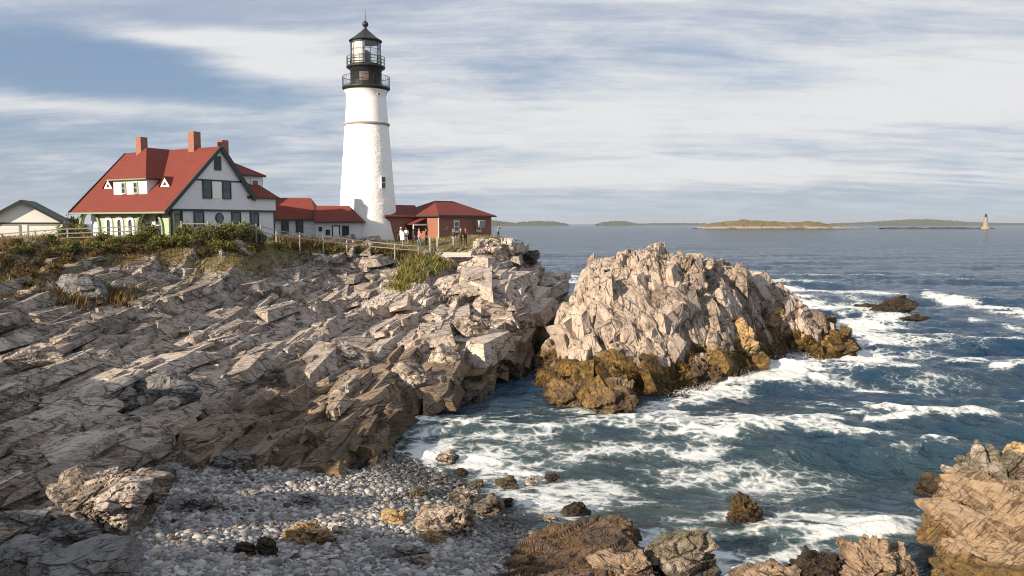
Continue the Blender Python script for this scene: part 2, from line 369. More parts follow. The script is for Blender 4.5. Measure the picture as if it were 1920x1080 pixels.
M['cream'] = plain('cream_render', (0.72, 0.70, 0.62), 0.7, 0.06, 1.5, 0.1)
M['sage'] = plain('sage_paint', (0.33, 0.39, 0.27), 0.6, 0.06)
M['trim'] = plain('white_trim', (0.80, 0.80, 0.76), 0.5, 0.05)
M['green'] = plain('dark_green_trim', (0.028, 0.042, 0.036), 0.5, 0.2)
M['palegreen'] = plain('pale_green_trim', (0.20, 0.26, 0.165), 0.55, 0.1)
M['black'] = plain('black_iron', (0.020, 0.021, 0.021), 0.45, 0.35, 1.2, 0.15)
M['dark'] = plain('dark_inside', (0.02, 0.022, 0.025), 0.7, 0.3)
def tower_mat():
    m, t, p, _ = newmat('whitewashed_stone'); g = t.add('TexCoord').outputs['Object']
    v = t.add('TexVoronoi', {'feature': 'DISTANCE_TO_EDGE'}, Vector=t.add('VectorMath', {'operation': 'MULTIPLY'}, i0=g, i1=(1.0, 1.0, 1.6)).outputs[0], Scale=1.7).outputs[0]
    n = t.noise(g, 4.0, 6, 0.7)
    c = t.mix(t.math('MULTIPLY', t.smooth(t.noise(g, 0.8, 6, 0.75), 0.5, 0.8), 0.35), (0.84, 0.83, 0.80), (0.66, 0.64, 0.58))
    t.set(p.inputs['Base Color'], c); p.inputs['Roughness'].default_value = 0.75
    h = t.math('ADD', t.math('MULTIPLY', t.smooth(v, 0.0, 0.12), 0.5), n); bump(t, p, h, 0.22, 0.08); return m
M['tower'] = tower_mat()
M['tower_top'] = plain('whitewashed_brick', (0.83, 0.82, 0.79), 0.7, 0.05, 2.0, 0.25)
def glass_mat(name, tint=(0.02, 0.025, 0.03), rough=0.06):
    m, t, p, _ = newmat(name); g = t.add('TexCoord').outputs['Object']
    t.set(p.inputs['Base Color'], t.mix(t.noise(g, 0.8, 3), tint, tuple(k * 2.2 for k in tint)))
    p.inputs['Roughness'].default_value = rough; p.inputs['Specular IOR Level'].default_value = 0.8; return m
M['pane'] = glass_mat('window_glass')
def clear_glass():
    m, t, p, out = newmat('lantern_glass'); tr = t.add('BsdfTransparent', None, Color=(0.93, 0.95, 0.95, 1)); gl = t.add('BsdfGlossy', None, Color=(1, 1, 1, 1), Roughness=0.03)
    fr = t.add('Fresnel', None, IOR=1.5); mx = t.add('MixShader'); f = t.math('ADD', t.math('MULTIPLY', fr.outputs[0], 0.9), t.math('MULTIPLY', t.noise(t.add('TexCoord').outputs['Object'], 1.5), 0.08))
    t.set(mx.inputs[0], f); t.l.new(tr.outputs[0], mx.inputs[1]); t.l.new(gl.outputs[0], mx.inputs[2]); t.l.new(mx.outputs[0], out.inputs[0]); return m
M['lantern_glass'] = clear_glass()
M['blind'] = plain('lantern_curtain', (0.78, 0.76, 0.70), 0.8, 0.05)
M['lens'] = plain('lens_glass', (0.16, 0.085, 0.055), 0.15, 0.4, 3.0, 0, 0.0, 0.8)
M['wood'] = plain('weathered_wood', (0.33, 0.30, 0.26), 0.85, 0.35, 5.0, 0.3)
M['palewood'] = plain('pale_painted_wood', (0.31, 0.295, 0.265), 0.7, 0.18, 4.0, 0.2)
M['concrete'] = plain('pale_concrete', (0.46, 0.43, 0.39), 0.9, 0.2, 2.0, 0.3)
def leaf_mat(name, a, b, c):
    m, t, p, out = newmat(name); at = attr(t, 'leaf')
    col = t.ramp(at, [(0.0, a), (0.55, b), (1.0, c)])
    t.set(p.inputs['Base Color'], col); p.inputs['Roughness'].default_value = 0.65; p.inputs['Specular IOR Level'].default_value = 0.25
    tl = t.add('BsdfTranslucent'); t.set(tl.inputs[0], col); mx = t.add('MixShader', None, i0=0.25)
    t.l.new(p.outputs[0], mx.inputs[1]); t.l.new(tl.outputs[0], mx.inputs[2]); t.l.new(mx.outputs[0], out.inputs[0]); return m
M['leaf'] = leaf_mat('shrub_leaf', (0.034, 0.052, 0.015), (0.125, 0.14, 0.034), (0.33, 0.28, 0.075))
M['leaf_brown'] = leaf_mat('brown_shrub_leaf', (0.045, 0.038, 0.014), (0.12, 0.085, 0.028), (0.24, 0.15, 0.05))
M['grass'] = leaf_mat('grass_blade', (0.09, 0.095, 0.024), (0.25, 0.225, 0.065), (0.48, 0.40, 0.15))
M['bark'] = plain('shrub_bark', (0.08, 0.06, 0.045), 0.9, 0.3, 6.0)
def pebble_mat():
    m, t, p, _ = newmat('pebble_stone'); at = attr(t, 'leaf'); wet = attr(t, 'wet')
    g = t.add('TexCoord').outputs['Object']
    c = t.ramp(at, [(0.0, (0.07, 0.07, 0.075)), (0.3, (0.19, 0.19, 0.19)), (0.7, (0.34, 0.33, 0.32)), (0.92, (0.56, 0.54, 0.51)), (1.0, (0.28, 0.2, 0.14))])
    c = t.mix(t.math('MULTIPLY', t.noise(g, 9.0, 4), 0.4), c, (0.2, 0.19, 0.18))
    c = t.mix(wet, c, t.mix(0.75, c, (0.02, 0.019, 0.017)))
    t.set(p.inputs['Base Color'], c); t.set(p.inputs['Roughness'], t.math('SUBTRACT', 0.8, t.math('MULTIPLY', wet, 0.5))); return m
M['pebble'] = pebble_mat()
def water_mat():
    m, t, p, out = newmat('sea_water')
    pos = t.add('NewGeometry').outputs['Position']; foam = attr(t, 'foam'); murk = attr(t, 'murk')
    c = t.mix(murk, (0.006, 0.036, 0.084), (0.030, 0.056, 0.064))
    c = t.mix(t.math('MULTIPLY', t.smooth(foam, 0.1, 0.9), 0.55), c, (0.24, 0.32, 0.33))
    t.set(p.inputs['Base Color'], c); p.inputs['Roughness'].default_value = 0.10; p.inputs['IOR'].default_value = 1.33; p.inputs['Specular IOR Level'].default_value = 0.4
    dist = t.add('VectorMath', {'operation': 'LENGTH'}, i0=pos).outputs['Value']
    sq = t.add('VectorMath', {'operation': 'MULTIPLY'}, i0=pos, i1=(0.8, 1.25, 1.0)).outputs[0]
    w1 = t.noise(sq, 0.24, 5, 0.65, 0.3); w2 = t.noise(sq, 0.55, 5, 0.62, 0.5); w3 = t.noise(sq, 2.6, 4, 0.6, 0.4)
    near = t.math('SUBTRACT', 1.0, t.smooth(dist, 40.0, 160.0)); far = t.smooth(dist, 120.0, 700.0)
    h = t.math('ADD', t.math('MULTIPLY', w2, 0.85), t.math('ADD', t.math('MULTIPLY', w3, t.math('MULTIPLY', near, 0.12)), t.math('MULTIPLY', w1, t.math('MULTIPLY', far, 9.0))))
    b = t.add('Bump', None, Strength=1.0, Distance=1.0, Height=h); t.l.new(b.outputs[0], p.inputs['Normal'])
    fn = t.noise(pos, 3.0, 6, 0.7, 0.8); fl = t.add('TexVoronoi', {'feature': 'DISTANCE_TO_EDGE'}, Vector=t.add('VectorMath', {'operation': 'MULTIPLY_ADD'}, i0=t.add('TexNoise', None, Vector=pos, Scale=1.2).outputs['Color'], i1=(1.2, 1.2, 0.0), i2=pos).outputs[0], Scale=1.3).outputs[0]
    lace = t.math('SUBTRACT', 0.22, t.math('MULTIPLY', fl, 0.9))
    ff = t.math('ADD', foam, t.math('ADD', t.math('MULTIPLY', t.math('SUBTRACT', fn, 0.5), 0.8), lace))
    ff = t.math('MULTIPLY', t.smooth(ff, 0.38, 0.82), t.smooth(foam, 0.02, 0.2))
    fb = t.add('BsdfPrincipled'); fb.inputs['Roughness'].default_value = 0.8
    t.set(fb.inputs['Base Color'], t.mix(t.noise(pos, 1.4, 5, 0.7), (0.55, 0.60, 0.60), (0.86, 0.87, 0.85)))
    t.l.new(t.add('Bump', None, Strength=0.7, Distance=0.25, Height=fn).outputs[0], fb.inputs['Normal'])
    mx = t.add('MixShader'); t.set(mx.inputs[0], ff); t.l.new(p.outputs[0], mx.inputs[1]); t.l.new(fb.outputs[0], mx.inputs[2]); t.l.new(mx.outputs[0], out.inputs[0])
    return m
M['water'] = water_mat()
M['dry_grass'] = leaf_mat('dry_grass_blade', (0.07, 0.05, 0.018), (0.20, 0.13, 0.045), (0.34, 0.22, 0.09))
# ------------------------------------------------------------------ base relief of the coast (regular grid in plan, then dense meshes on top)
GX0, GX1, GY0, GY1, GS = -80.0, 46.0, -26.0, 124.0, 0.25
gx = np.arange(GX0, GX1 + 1e-6, GS); gy = np.arange(GY0, GY1 + 1e-6, GS)
GXX, GYY = np.meshgrid(gx, gy); GP = np.stack([GXX.ravel(), GYY.ravel()], 1)
def tps(ctrl, P, lam=0.02):
    c = np.array(ctrl, float); n = len(c); xy = c[:, :2]; z = c[:, 2]
    d = np.sqrt(((xy[:, None] - xy[None]) ** 2).sum(-1)) + 1e-9
    K = d * d * np.log(d) + lam * np.eye(n) * 10; Q = np.c_[np.ones(n), xy]
    A = np.block([[K, Q], [Q.T, np.zeros((3, 3))]]); w = np.linalg.solve(A, np.r_[z, 0, 0, 0])
    out = np.zeros(len(P))
    for s in range(0, len(P), 60000):
        p = P[s:s + 60000]; d = np.sqrt(((p[:, None] - xy[None]) ** 2).sum(-1)) + 1e-9
        out[s:s + 60000] = (d * d * np.log(d)) @ w[:n] + w[n] + p @ w[n + 1:]
    return out
def sdist(poly, P):
    """signed distance, positive inside; also the interpolated third value of the nearest point of the outline"""
    q = np.array(poly, float); n = len(q); best = np.full(len(P), 1e9); zz = np.zeros(len(P)); ins = np.zeros(len(P), bool)
    for i in range(n):
        a = q[i]; b = q[(i + 1) % n]; e = b[:2] - a[:2]; L = (e @ e) + 1e-12
        t = np.clip(((P - a[:2]) @ e) / L, 0, 1); d = np.hypot(P[:, 0] - a[0] - t * e[0], P[:, 1] - a[1] - t * e[1])
        m = d < best; best = np.where(m, d, best)
        if q.shape[1] > 2: zz = np.where(m, a[2] + t * (b[2] - a[2]), zz)
        cr = (a[1] > P[:, 1]) != (b[1] > P[:, 1]); xi = a[0] + (P[:, 1] - a[1]) / (b[1] - a[1] + 1e-12) * e[0]
        ins ^= cr & (P[:, 0] < xi)
    return np.where(ins, best, -best), zz
def polyd(line, P):
    q = np.array(line, float); best = np.full(len(P), 1e9); zz = np.zeros(len(P))
    for a, b in zip(q[:-1], q[1:]):
        e = b[:2] - a[:2]; t = np.clip(((P - a[:2]) @ e) / (e @ e), 0, 1); d = np.hypot(P[:, 0] - a[0] - t * e[0], P[:, 1] - a[1] - t * e[1])
        m = d < best; best = np.where(m, d, best); zz = np.where(m, a[2] + t * (b[2] - a[2]), zz)
    return best, zz
def pY(l): return [tuple(atY(*q)) for q in l]
def pZ(l): return [tuple(atZ(*q)) for q in l]

# headland: surface points (pixel, distance)
head_ctrl = pY([(-260, 470, 50), (-120, 468, 54), (0, 462, 57), (120, 455, 60), (250, 447, 63), (400, 446, 65), (470, 446, 69), (560, 450, 76), (650, 462, 79),
    (760, 476, 80), (850, 478, 82), (905, 468, 84), (945, 452, 86),
    (0, 500, 54), (0, 560, 49), (0, 620, 44), (0, 700, 38.5), (0, 780, 33.5), (0, 860, 29), (0, 940, 25.5), (-150, 600, 46), (-150, 780, 32), (-150, 950, 24),
    (120, 500, 56.5), (120, 560, 50.5), (120, 620, 46), (120, 700, 40), (120, 780, 35), (120, 850, 31.5),
    (250, 480, 61), (250, 530, 57), (250, 590, 51), (250, 650, 46), (250, 720, 41), (250, 790, 37), 
    (380, 480, 63.5), (380, 530, 61), (380, 590, 54), (380, 650, 49), (380, 720, 43.5), (380, 790, 39),
    (500, 480, 69), (500, 520, 66), (500, 580, 60), (500, 640, 54), (500, 700, 48.5), (500, 750, 44.5), (500, 800, 40.5),
    (620, 490, 75), (620, 530, 71), (620, 590, 62.5), (620, 650, 56), (620, 710, 50), (620, 760, 45.5), (620, 800, 42),
    (730, 500, 77), (730, 550, 70), (730, 600, 63.5), (730, 650, 58), (730, 700, 53), (720, 745, 48.5),
    (830, 500, 79), (830, 550, 71.5), (830, 600, 65), (830, 650, 58.5), (820, 700, 54),
    (900, 490, 81.5), (910, 530, 75.5), (905, 580, 69), (900, 640, 62), (890, 680, 58.5),
    (955, 480, 86), (955, 520, 79.5), (950, 570, 73), (945, 620, 68),
    (1000, 500, 90), (1000, 540, 86), (1035, 525, 95)])
head_ctrl += [(-28, 76, 10.3), (-38, 74, 10.5), (-45, 70, 10.6), (-55, 62, 10.6), (-40, 90, 10.3), (-60, 85, 10.5), (-16, 89, 9.8), (-8, 92, 9.7), (-3, 95, 9.0), (-25, 100, 9.6), (-8, 105, 8), (2, 106, 5), (-70, 60, 10.6), (-75, 40, 9)]
foot = pZ([(962, 695, 0), (938, 712, 0), (900, 745, 0), (868, 762, 0), (830, 772, 0), (790, 786, 0), (755, 800, 0), (735, 830, 0.0), (715, 858, 0.2), (690, 872, .45), (640, 880, .6), (565, 884, .8), (500, 872, 1.0),
           (430, 872, 1.1), (330, 872, 1.3), (240, 890, 1.6), (140, 930, 2.0), (60, 985, 2.3), (-80, 1060, 2.6)])
foot = [(3.0, 118, 0), (6.0, 108, 0), (7.2, 100, 0), (6.8, 92, 0), (4.6, 84, 0), (2.4, 76, 0), (0.6, 69, 0)] + foot + [(-24, 12, 3), (-85, 12, 3), (-85, 118, 0)]
beach_ctrl = pZ([(740, 850, .0), (830, 900, 0), (950, 960, 0), (1010, 1000, 0), (900, 840, -.9), (1000, 900, -.9), (1100, 960, -.6), (1300, 1000, -1.2), (1200, 800, -3), (640, 895, .55), (500, 895, 1.0), (380, 900, 1.2), (640, 1000, .95),
    (400, 1000, 1.55), (640, 1080, 1.45), (400, 1080, 2.0), (850, 1000, .5), (850, 1080, .95), (1000, 1080, .5), (1200, 1080, .1), (250, 1000, 1.8), (100, 1050, 2.3), (-50, 1080, 2.6), (250, 900, 1.5), (760, 900, .25), (1500, 900, -3), (1600, 1080, -1)])
beach_ctrl += [(-6, 15, 2.6), (-12, 15, 3.0), (0, 15, 1.8), (6, 15, .6), (-20, 20, 3), (20, 15, 0.3), (30, 40, -4), (10, 60, -4), (0, 8, 4), (40, 80, -5), (-20, 40, 1.5)]
U = tps(head_ctrl, GP, 0.05); U = np.where(U > 9.8, 9.8 + 0.9 * np.tanh((U - 9.8) / 0.9), U); sd, fz = sdist(foot, GP)
wob = fbm(np.c_[GP * 0.22, np.zeros(len(GP))], 5, 4) * 0.9
steep = 2.3 + 1.4 * smoothstep(62, 76, GP[:, 1])
head = np.minimum(U, fz + (sd + wob) * steep); head = np.where(sd > -3, head, -6)
head = np.where((GP[:, 1] > 104) | (sd < -2.5), np.minimum(head, -2 + 0 * head), head)
BB = np.maximum(tps(beach_ctrl, GP, 0.02), -4.0)
BB = np.where(GP[:, 1] > 44, np.minimum(BB, -1.5), BB)
hd, hz = polyd([(-62, 50, 10.5), (-46, 38, 11.0), (-39, 30, 10.1), (-35.5, 25, 11.1), (-32.8, 19.8, 12.9), (-31, 16, 12.4), (-29, 13.2, 9.0), (-27, 9.2, 9.2), (-26, 6.0, 12.6), (-19, -8, 12.0), (0, -8, 10.6), (16, -14, 10), (40, -30, 10)], GP)
hill = hz - 1.2 * np.maximum(hd - 2.5, 0) + wob * 0.25
GZ = np.maximum(np.maximum(head, BB), hill)
# a little smoothing of the creases between the pieces
def blur(Z, n=1):
    for _ in range(n):
        Z = (Z + np.roll(Z, 1, 0) + np.roll(Z, -1, 0)) / 3; Z = (Z + np.roll(Z, 1, 1) + np.roll(Z, -1, 1)) / 3
    return Z
GZ = blur(GZ.reshape(GXX.shape), 1)
HEADM = (head >= np.maximum(BB, hill) - 0.05).reshape(GXX.shape).astype(float)
class Field:
    def __init__(s, x0, y0, st, Z): s.x0, s.y0, s.st, s.Z = x0, y0, st, Z; s.dy, s.dx = np.gradient(Z, st)
    def _w(s, X, Y):
        u = np.clip((np.asarray(X) - s.x0) / s.st, 0, s.Z.shape[1] - 1.001); v = np.clip((np.asarray(Y) - s.y0) / s.st, 0, s.Z.shape[0] - 1.001)
        i = u.astype(int); j = v.astype(int); return i, j, u - i, v - j
    def g(s, A, X, Y):
        i, j, a, b = s._w(X, Y)
        return (A[j, i] * (1 - a) + A[j, i + 1] * a) * (1 - b) + (A[j + 1, i] * (1 - a) + A[j + 1, i + 1] * a) * b
    def z(s, X, Y): return s.g(s.Z, X, Y)
    def n(s, X, Y):
        N = np.stack([-s.g(s.dx, X, Y), -s.g(s.dy, X, Y), np.ones(np.shape(X))], -1); return N / np.linalg.norm(N, axis=-1, keepdims=True)
LAND = Field(GX0, GY0, GS, GZ)
def ground(x, y): return float(LAND.z(np.array([x]), np.array([y]))[0])
def wedge(field, px0, px1, nc, nr, Y0, Y1, hid=0.06, nd=900, zlo=None):
    """sheet of points over the field, one row of equal visible spacing per column"""
    cols = (np.linspace(px0, px1, nc) - 960) / FPX
    Yd = np.exp(np.linspace(math.log(Y0), math.log(Y1), nd)); XX = cols[:, None] * Yd[None]; YY = np.broadcast_to(Yd[None], XX.shape)
    ZZ = field.z(XX, YY); _, py = proj(XX, YY, ZZ)
    step = np.abs(np.diff(py, axis=1)); vis = np.minimum.accumulate(py, axis=1)[:, :-1] >= py[:, 1:] - 3
    zs = np.abs(np.diff(ZZ, axis=1)) / Yd[None, :-1] * FPX
    w = np.where(vis, np.hypot(step, zs * 0.6), zs * 0.35) + hid * FPX * np.diff(np.log(Yd))[None]
    if zlo is not None: w = np.where(ZZ[:, :-1] < zlo, w * 0.1, w)
    k = 9; ker = np.ones(k) / k; w = np.apply_along_axis(lambda r: np.convolve(r, ker, 'same'), 0, w)
    cum = np.concatenate([np.zeros((nc, 1)), np.cumsum(w, 1)], 1); cum /= cum[:, -1:]
    t = np.linspace(0, 1, nr); Y = np.stack([np.interp(t, cum[j], Yd) for j in range(nc)], 1)
    X = cols[None] * Y
    return X, Y
def keepfaces(F, Z, lo):
    return F[(Z[F] > lo).any(1)]
def hexblocks(P, dims, U, N, r, jit=.2):
    """angular blocks with broken corners: long side along U, top along N"""
    n = len(P); U = U / np.linalg.norm(U, axis=1, keepdims=True); N = N - (N * U).sum(1, keepdims=True) * U; N /= np.linalg.norm(N, axis=1, keepdims=True); W = np.cross(N, U)
    c = np.array([(a, b, d) for d in (-1, 1) for b in (-1, 1) for a in (-1, 1)], float)
    q = c[None] * (1 + r.uniform(-jit, jit * .4, (n, 8, 3))); q[:, 4:, :2] *= r.uniform(.55, 1.0, (n, 1, 2)); q[:, 4:, 2] += q[:, 4:, 0] * r.normal(0, .3, (n, 1)) + q[:, 4:, 1] * r.normal(0, .3, (n, 1)); q[:, :, 0] += q[:, :, 1] * r.normal(0, .22, (n, 1)); q = q * dims[:, None] / 2
    V = P[:, None] + q[..., :1] * U[:, None] + q[..., 1:2] * W[:, None] + q[..., 2:] * N[:, None]
    F = np.array([(0, 2, 3, 1), (4, 5, 7, 6), (0, 1, 5, 4), (1, 3, 7, 5), (3, 2, 6, 7), (2, 0, 4, 6)]); return V.reshape(-1, 3), (F[None] + (np.arange(n) * 8)[:, None, None]).reshape(-1, 4)
A_HEAD = axes(R_(86), R_(40), R_(-6))
LV_HEAD = [(8.0, 3.4, 2.4, 0.95, 0.6, 0.0), (2.6, 1.1, 0.8, 0.36, 0.8, 0.9), (1.0, 0.45, 0.34, 0.13, 0.9, 0.8), (0.38, 0.2, 0.16, 0.045, 1.0, 0.6)]
def make_terrain():
    X, Y = np.meshgrid((np.linspace(-150, 1090, 860) - 960) / FPX, np.exp(np.linspace(math.log(15), math.log(108), 1560))); X = X * Y
    nr, nc = X.shape; X = X.ravel(); Y = Y.ravel(); Z = LAND.z(X, Y); N = LAND.n(X, Y); P = np.stack([X, Y, Z], 1)
    hm = LAND.g(HEADM, X, Y)
    d, tone = rockdisp(P, A_HEAD, LV_HEAD, 3, 0.5, (-0.3, 0.4), .09)
    n1 = fbm(P * 0.16, 21, 4)
    soil = smoothstep(8.4, 9.8, Z + 1.3 * n1 + 0.6 * fbm(P * 0.9, 31, 3)) * (Y > 45)
    px, py = proj(X, Y, Z)
    soil = np.maximum(soil, np.exp(-((px - 110) / 170) ** 2 - ((py - 568 + 0.12 * (px - 110)) / 17) ** 2) * (0.6 + 0.7 * n1))
    soil = np.maximum(soil, np.exp(-((px - 40) / 130) ** 2 - ((py - 500) / 40) ** 2) * (0.85 + 0.6 * n1))
    soil = np.clip(soil, 0, 1)
    lawn = smoothstep(9.4, 9.9, Z) * (Y > 66)
    amp = hm * (1 - 0.75 * soil) * (1 - 0.9 * lawn)
    # outcrops shoulder through at the cliff top
    amp *= smoothstep(-1.5, 0.3, Z) * 0.75 + 0.25
    T1, tn1 = ledges(X, Y, R_(84), 2.9, .78, 4.0, 301); T2, tn2 = ledges(X, Y, R_(75), 1.0, .20, 1.5, 311, .8); T3, _ = ledges(X, Y, R_(82), .32, .055, .8, 321, .8)
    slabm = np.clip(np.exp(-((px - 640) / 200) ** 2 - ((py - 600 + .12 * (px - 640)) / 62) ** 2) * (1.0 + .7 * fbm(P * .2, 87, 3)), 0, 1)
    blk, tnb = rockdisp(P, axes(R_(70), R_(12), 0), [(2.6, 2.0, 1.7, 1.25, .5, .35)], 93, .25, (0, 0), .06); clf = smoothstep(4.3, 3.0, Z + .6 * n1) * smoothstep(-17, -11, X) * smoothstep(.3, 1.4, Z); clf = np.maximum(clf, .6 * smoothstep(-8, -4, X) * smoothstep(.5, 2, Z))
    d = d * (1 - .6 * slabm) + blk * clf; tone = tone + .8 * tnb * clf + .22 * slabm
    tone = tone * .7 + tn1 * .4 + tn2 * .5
    rg = .35 + .9 * smoothstep(-.3, .4, fbm(P * .13, 71, 3))
    P[:, 2] += (T1 + (T2 + T3) * rg * (1 - .4 * slabm)) * amp * smoothstep(.7, 2.4, Z)
    P = P + N * (d * amp)[:, None]
    # pebble bed: gentle lumps
    P[:, 2] += (1 - hm) * 0.06 * fbm(P * 1.3, 77, 3)
    wet = smoothstep(1.15, 0.35, P[:, 2] + 0.5 * fbm(P * 0.8, 41, 3)) * (X > -14) * hm
    wet = np.maximum(wet, (1 - hm) * smoothstep(0.55, 0.1, P[:, 2] + 0.15 * fbm(P * 0.7, 5, 3)))
    weed = 0.65 * smoothstep(1.9, 0.9, P[:, 2] + 0.7 * fbm(P * 0.7, 61, 3)) * (X > -13) * hm * (1 - wet)
    stain = smoothstep(4.0, 2.0, P[:, 2] + 1.1 * fbm(P * .35, 81, 4)) * smoothstep(-19, -13, X) * hm
    age = smoothstep(4.8, 6.4, P[:, 2] + 1.3 * fbm(P * .22, 83, 4)) * smoothstep(-9, -15, X) * hm + .4 * smoothstep(-8, -14, X) * hm * smoothstep(0, .5, fbm(P * .3, 84, 3))
    F = keepfaces(gridfaces(nr, nc), P[:, 2], -0.7)
    r = np.random.RandomState(77); w = np.where((hm > .8) & (soil < .3) & ~((px > 720) & (px < 850) & (py > 470) & (py < 560)) & (P[:, 2] > .7) & (Y < 95), np.clip(1.2 - slabm, .15, 1) * (.3 + rg), 0); ii = r.choice(len(P), 1900, p=w / w.sum(), replace=False)
    sz = np.clip(np.exp(r.normal(0, .45, (len(ii), 1))), .4, 2.4) * (.55 + Y[ii, None] / 95) * (1 + .35 * clf[ii, None]); dm = np.array([2.5, .82, .36]) * sz * r.uniform(.65, 1.4, (len(ii), 3)); ya = R_(82) + r.normal(0, .11, len(ii))
    bu = np.stack([np.cos(ya), np.sin(ya), r.normal(0, .06, len(ii)) + .10], 1); bn = np.array([-.24, -.10, 1.0]) + r.normal(0, .075, (len(ii), 3)) + .5 * N[ii] * [1, 1, 0]
    VB, FB = hexblocks(P[ii] - bn * dm[:, 2:] * .26, dm, bu, bn, r, .32); rep = lambda a: np.concatenate([a, np.repeat(a[ii], 8)])
    tone = np.concatenate([tone, np.repeat(.6 * (r.rand(len(ii)) - .34) + .4 * tone[ii], 8)]); wet, weed, soil, stain, age = (rep(a) for a in (wet, weed, soil, stain, np.clip(age, 0, 1))); F = np.concatenate([F, FB + len(P)]); P = np.concatenate([P, VB])
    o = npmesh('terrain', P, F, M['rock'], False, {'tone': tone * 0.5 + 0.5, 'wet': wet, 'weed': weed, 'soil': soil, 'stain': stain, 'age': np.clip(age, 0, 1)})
    tag(o, kind='structure')
    return o
make_terrain()
def make_back_hills():
    k = 4; X = GXX[::k, ::k]; Y = GYY[::k, ::k]; Z = GZ[::k, ::k] - 0.25; nr, nc = X.shape; P = np.stack([X.ravel(), Y.ravel(), Z.ravel()], 1)
    F = gridfaces(nr, nc); c = P[F].mean(1)
    inside = (c[:, 1] > 15.8) & (c[:, 1] < 110) & (c[:, 0] / np.maximum(c[:, 1], 1) > -0.74) & (c[:, 0] / np.maximum(c[:, 1], 1) < 0.10)
    F = F[~inside & (c[:, 2] > -1.2)]
    d, tone = rockdisp(P, A_HEAD, LV_HEAD[:2], 3, 0.7); P[:, 2] += d * 0.6
    soil = smoothstep(6, 9, P[:, 2]); zero = np.zeros(len(P))
    o = npmesh('hills', P, F, M['rock'], False, {'tone': tone * 0.5 + 0.5, 'wet': zero, 'weed': zero, 'soil': soil}); tag(o, kind='structure')
make_back_hills()

# ------------------------------------------------------------------ rock masses standing apart (each its own thing)
def rockmass(name, label, poly, ctrl, slope, pxr, Yr, nc, nr, A, levels, seed, mat, wetz=0.5, weedz=2.2, group=None, cat='rock', amp=1.0, weedamt=1.0, st=0.2, wobble=0.7, zcap=None, blocks=0, bdir=(.3, .2, 1.0), bsize=1.0):
    q = np.array(poly, float); x0, x1 = q[:, 0].min() - 3, q[:, 0].max() + 3; y0, y1 = q[:, 1].min() - 3, q[:, 1].max() + 3
    ax = np.arange(x0, x1, st); ay = np.arange(y0, y1, st); XX, YY = np.meshgrid(ax, ay); P = np.stack([XX.ravel(), YY.ravel()], 1)
    U = tps(ctrl, P, 0.03); U = np.where(U > zcap - 1, zcap - 1 + np.tanh((U - zcap + 1) / 1.6), U) if zcap else U; sd, fz = sdist(poly, P); w = fbm(np.c_[P * 0.3, np.zeros(len(P))], seed, 4) * wobble
    Z = np.minimum(U, fz - 0.4 + (sd + w) * slope); Z = np.where(sd < -2.5, -3.5, Z)
    f = Field(x0, y0, st, blur(Z.reshape(XX.shape), 1))
    X, Y = wedge(f, pxr[0], pxr[1], nc, nr, Yr[0], Yr[1], hid=0.35, zlo=-0.7); sh = X.shape; X = X.ravel(); Y = Y.ravel()
    P = np.stack([X, Y, f.z(X, Y)], 1); N = f.n(X, Y)
    d, tone = rockdisp(P, A, levels, seed, 0.5)
    P = P + N * (d * amp * (smoothstep(-1.5, 0.4, P[:, 2]) * 0.8 + 0.2))[:, None]
    n = fbm(P * 0.6, seed + 9, 4)
    wet = smoothstep(wetz + 0.25, wetz - 0.35, P[:, 2] + 0.45 * n) * 0.85
    weed = smoothstep(weedz + 0.5, weedz - 0.6, P[:, 2] + 0.9 * n + 0.5 * tone) * weedamt
    F = keepfaces(gridfaces(*sh), P[:, 2], -0.8)
    if blocks:
        r = np.random.RandomState(seed); ok = np.where((P[:, 2] > .3) & (N[:, 1] < .35))[0]; ii = r.choice(ok, blocks, replace=False); nb = blocks
        dm = np.array([1.6, 1.0, .62]) * np.clip(np.exp(r.normal(0, .42, (nb, 1))), .4, 2.2) * r.uniform(.65, 1.4, (nb, 3)) * bsize; bn = N[ii] + r.normal(0, .22, (nb, 3)); bu = np.array(bdir) + r.normal(0, .2, (nb, 3))
        VB, FB = hexblocks(P[ii] - bn * dm[:, 2:] * .36 - np.array([0, 0, 1.0]) * dm[:, :1] * .25 * smoothstep(6.5, 9, P[ii, 2])[:, None], dm, bu, bn, r, .3); tone = np.concatenate([tone, np.repeat(.6 * (r.rand(nb) - .45) + .4 * tone[ii], 8)]); wet = np.concatenate([wet, np.repeat(wet[ii], 8)]); weed = np.concatenate([weed, np.repeat(weed[ii], 8)]); F = np.concatenate([F, FB + len(P)]); P = np.concatenate([P, VB])
    o = npmesh(name, P, F, mat, False, {'tone': tone * 0.5 + 0.5, 'wet': wet, 'weed': weed, 'soil': np.zeros(len(P))})
    tag(o, label, cat, group); return o, f

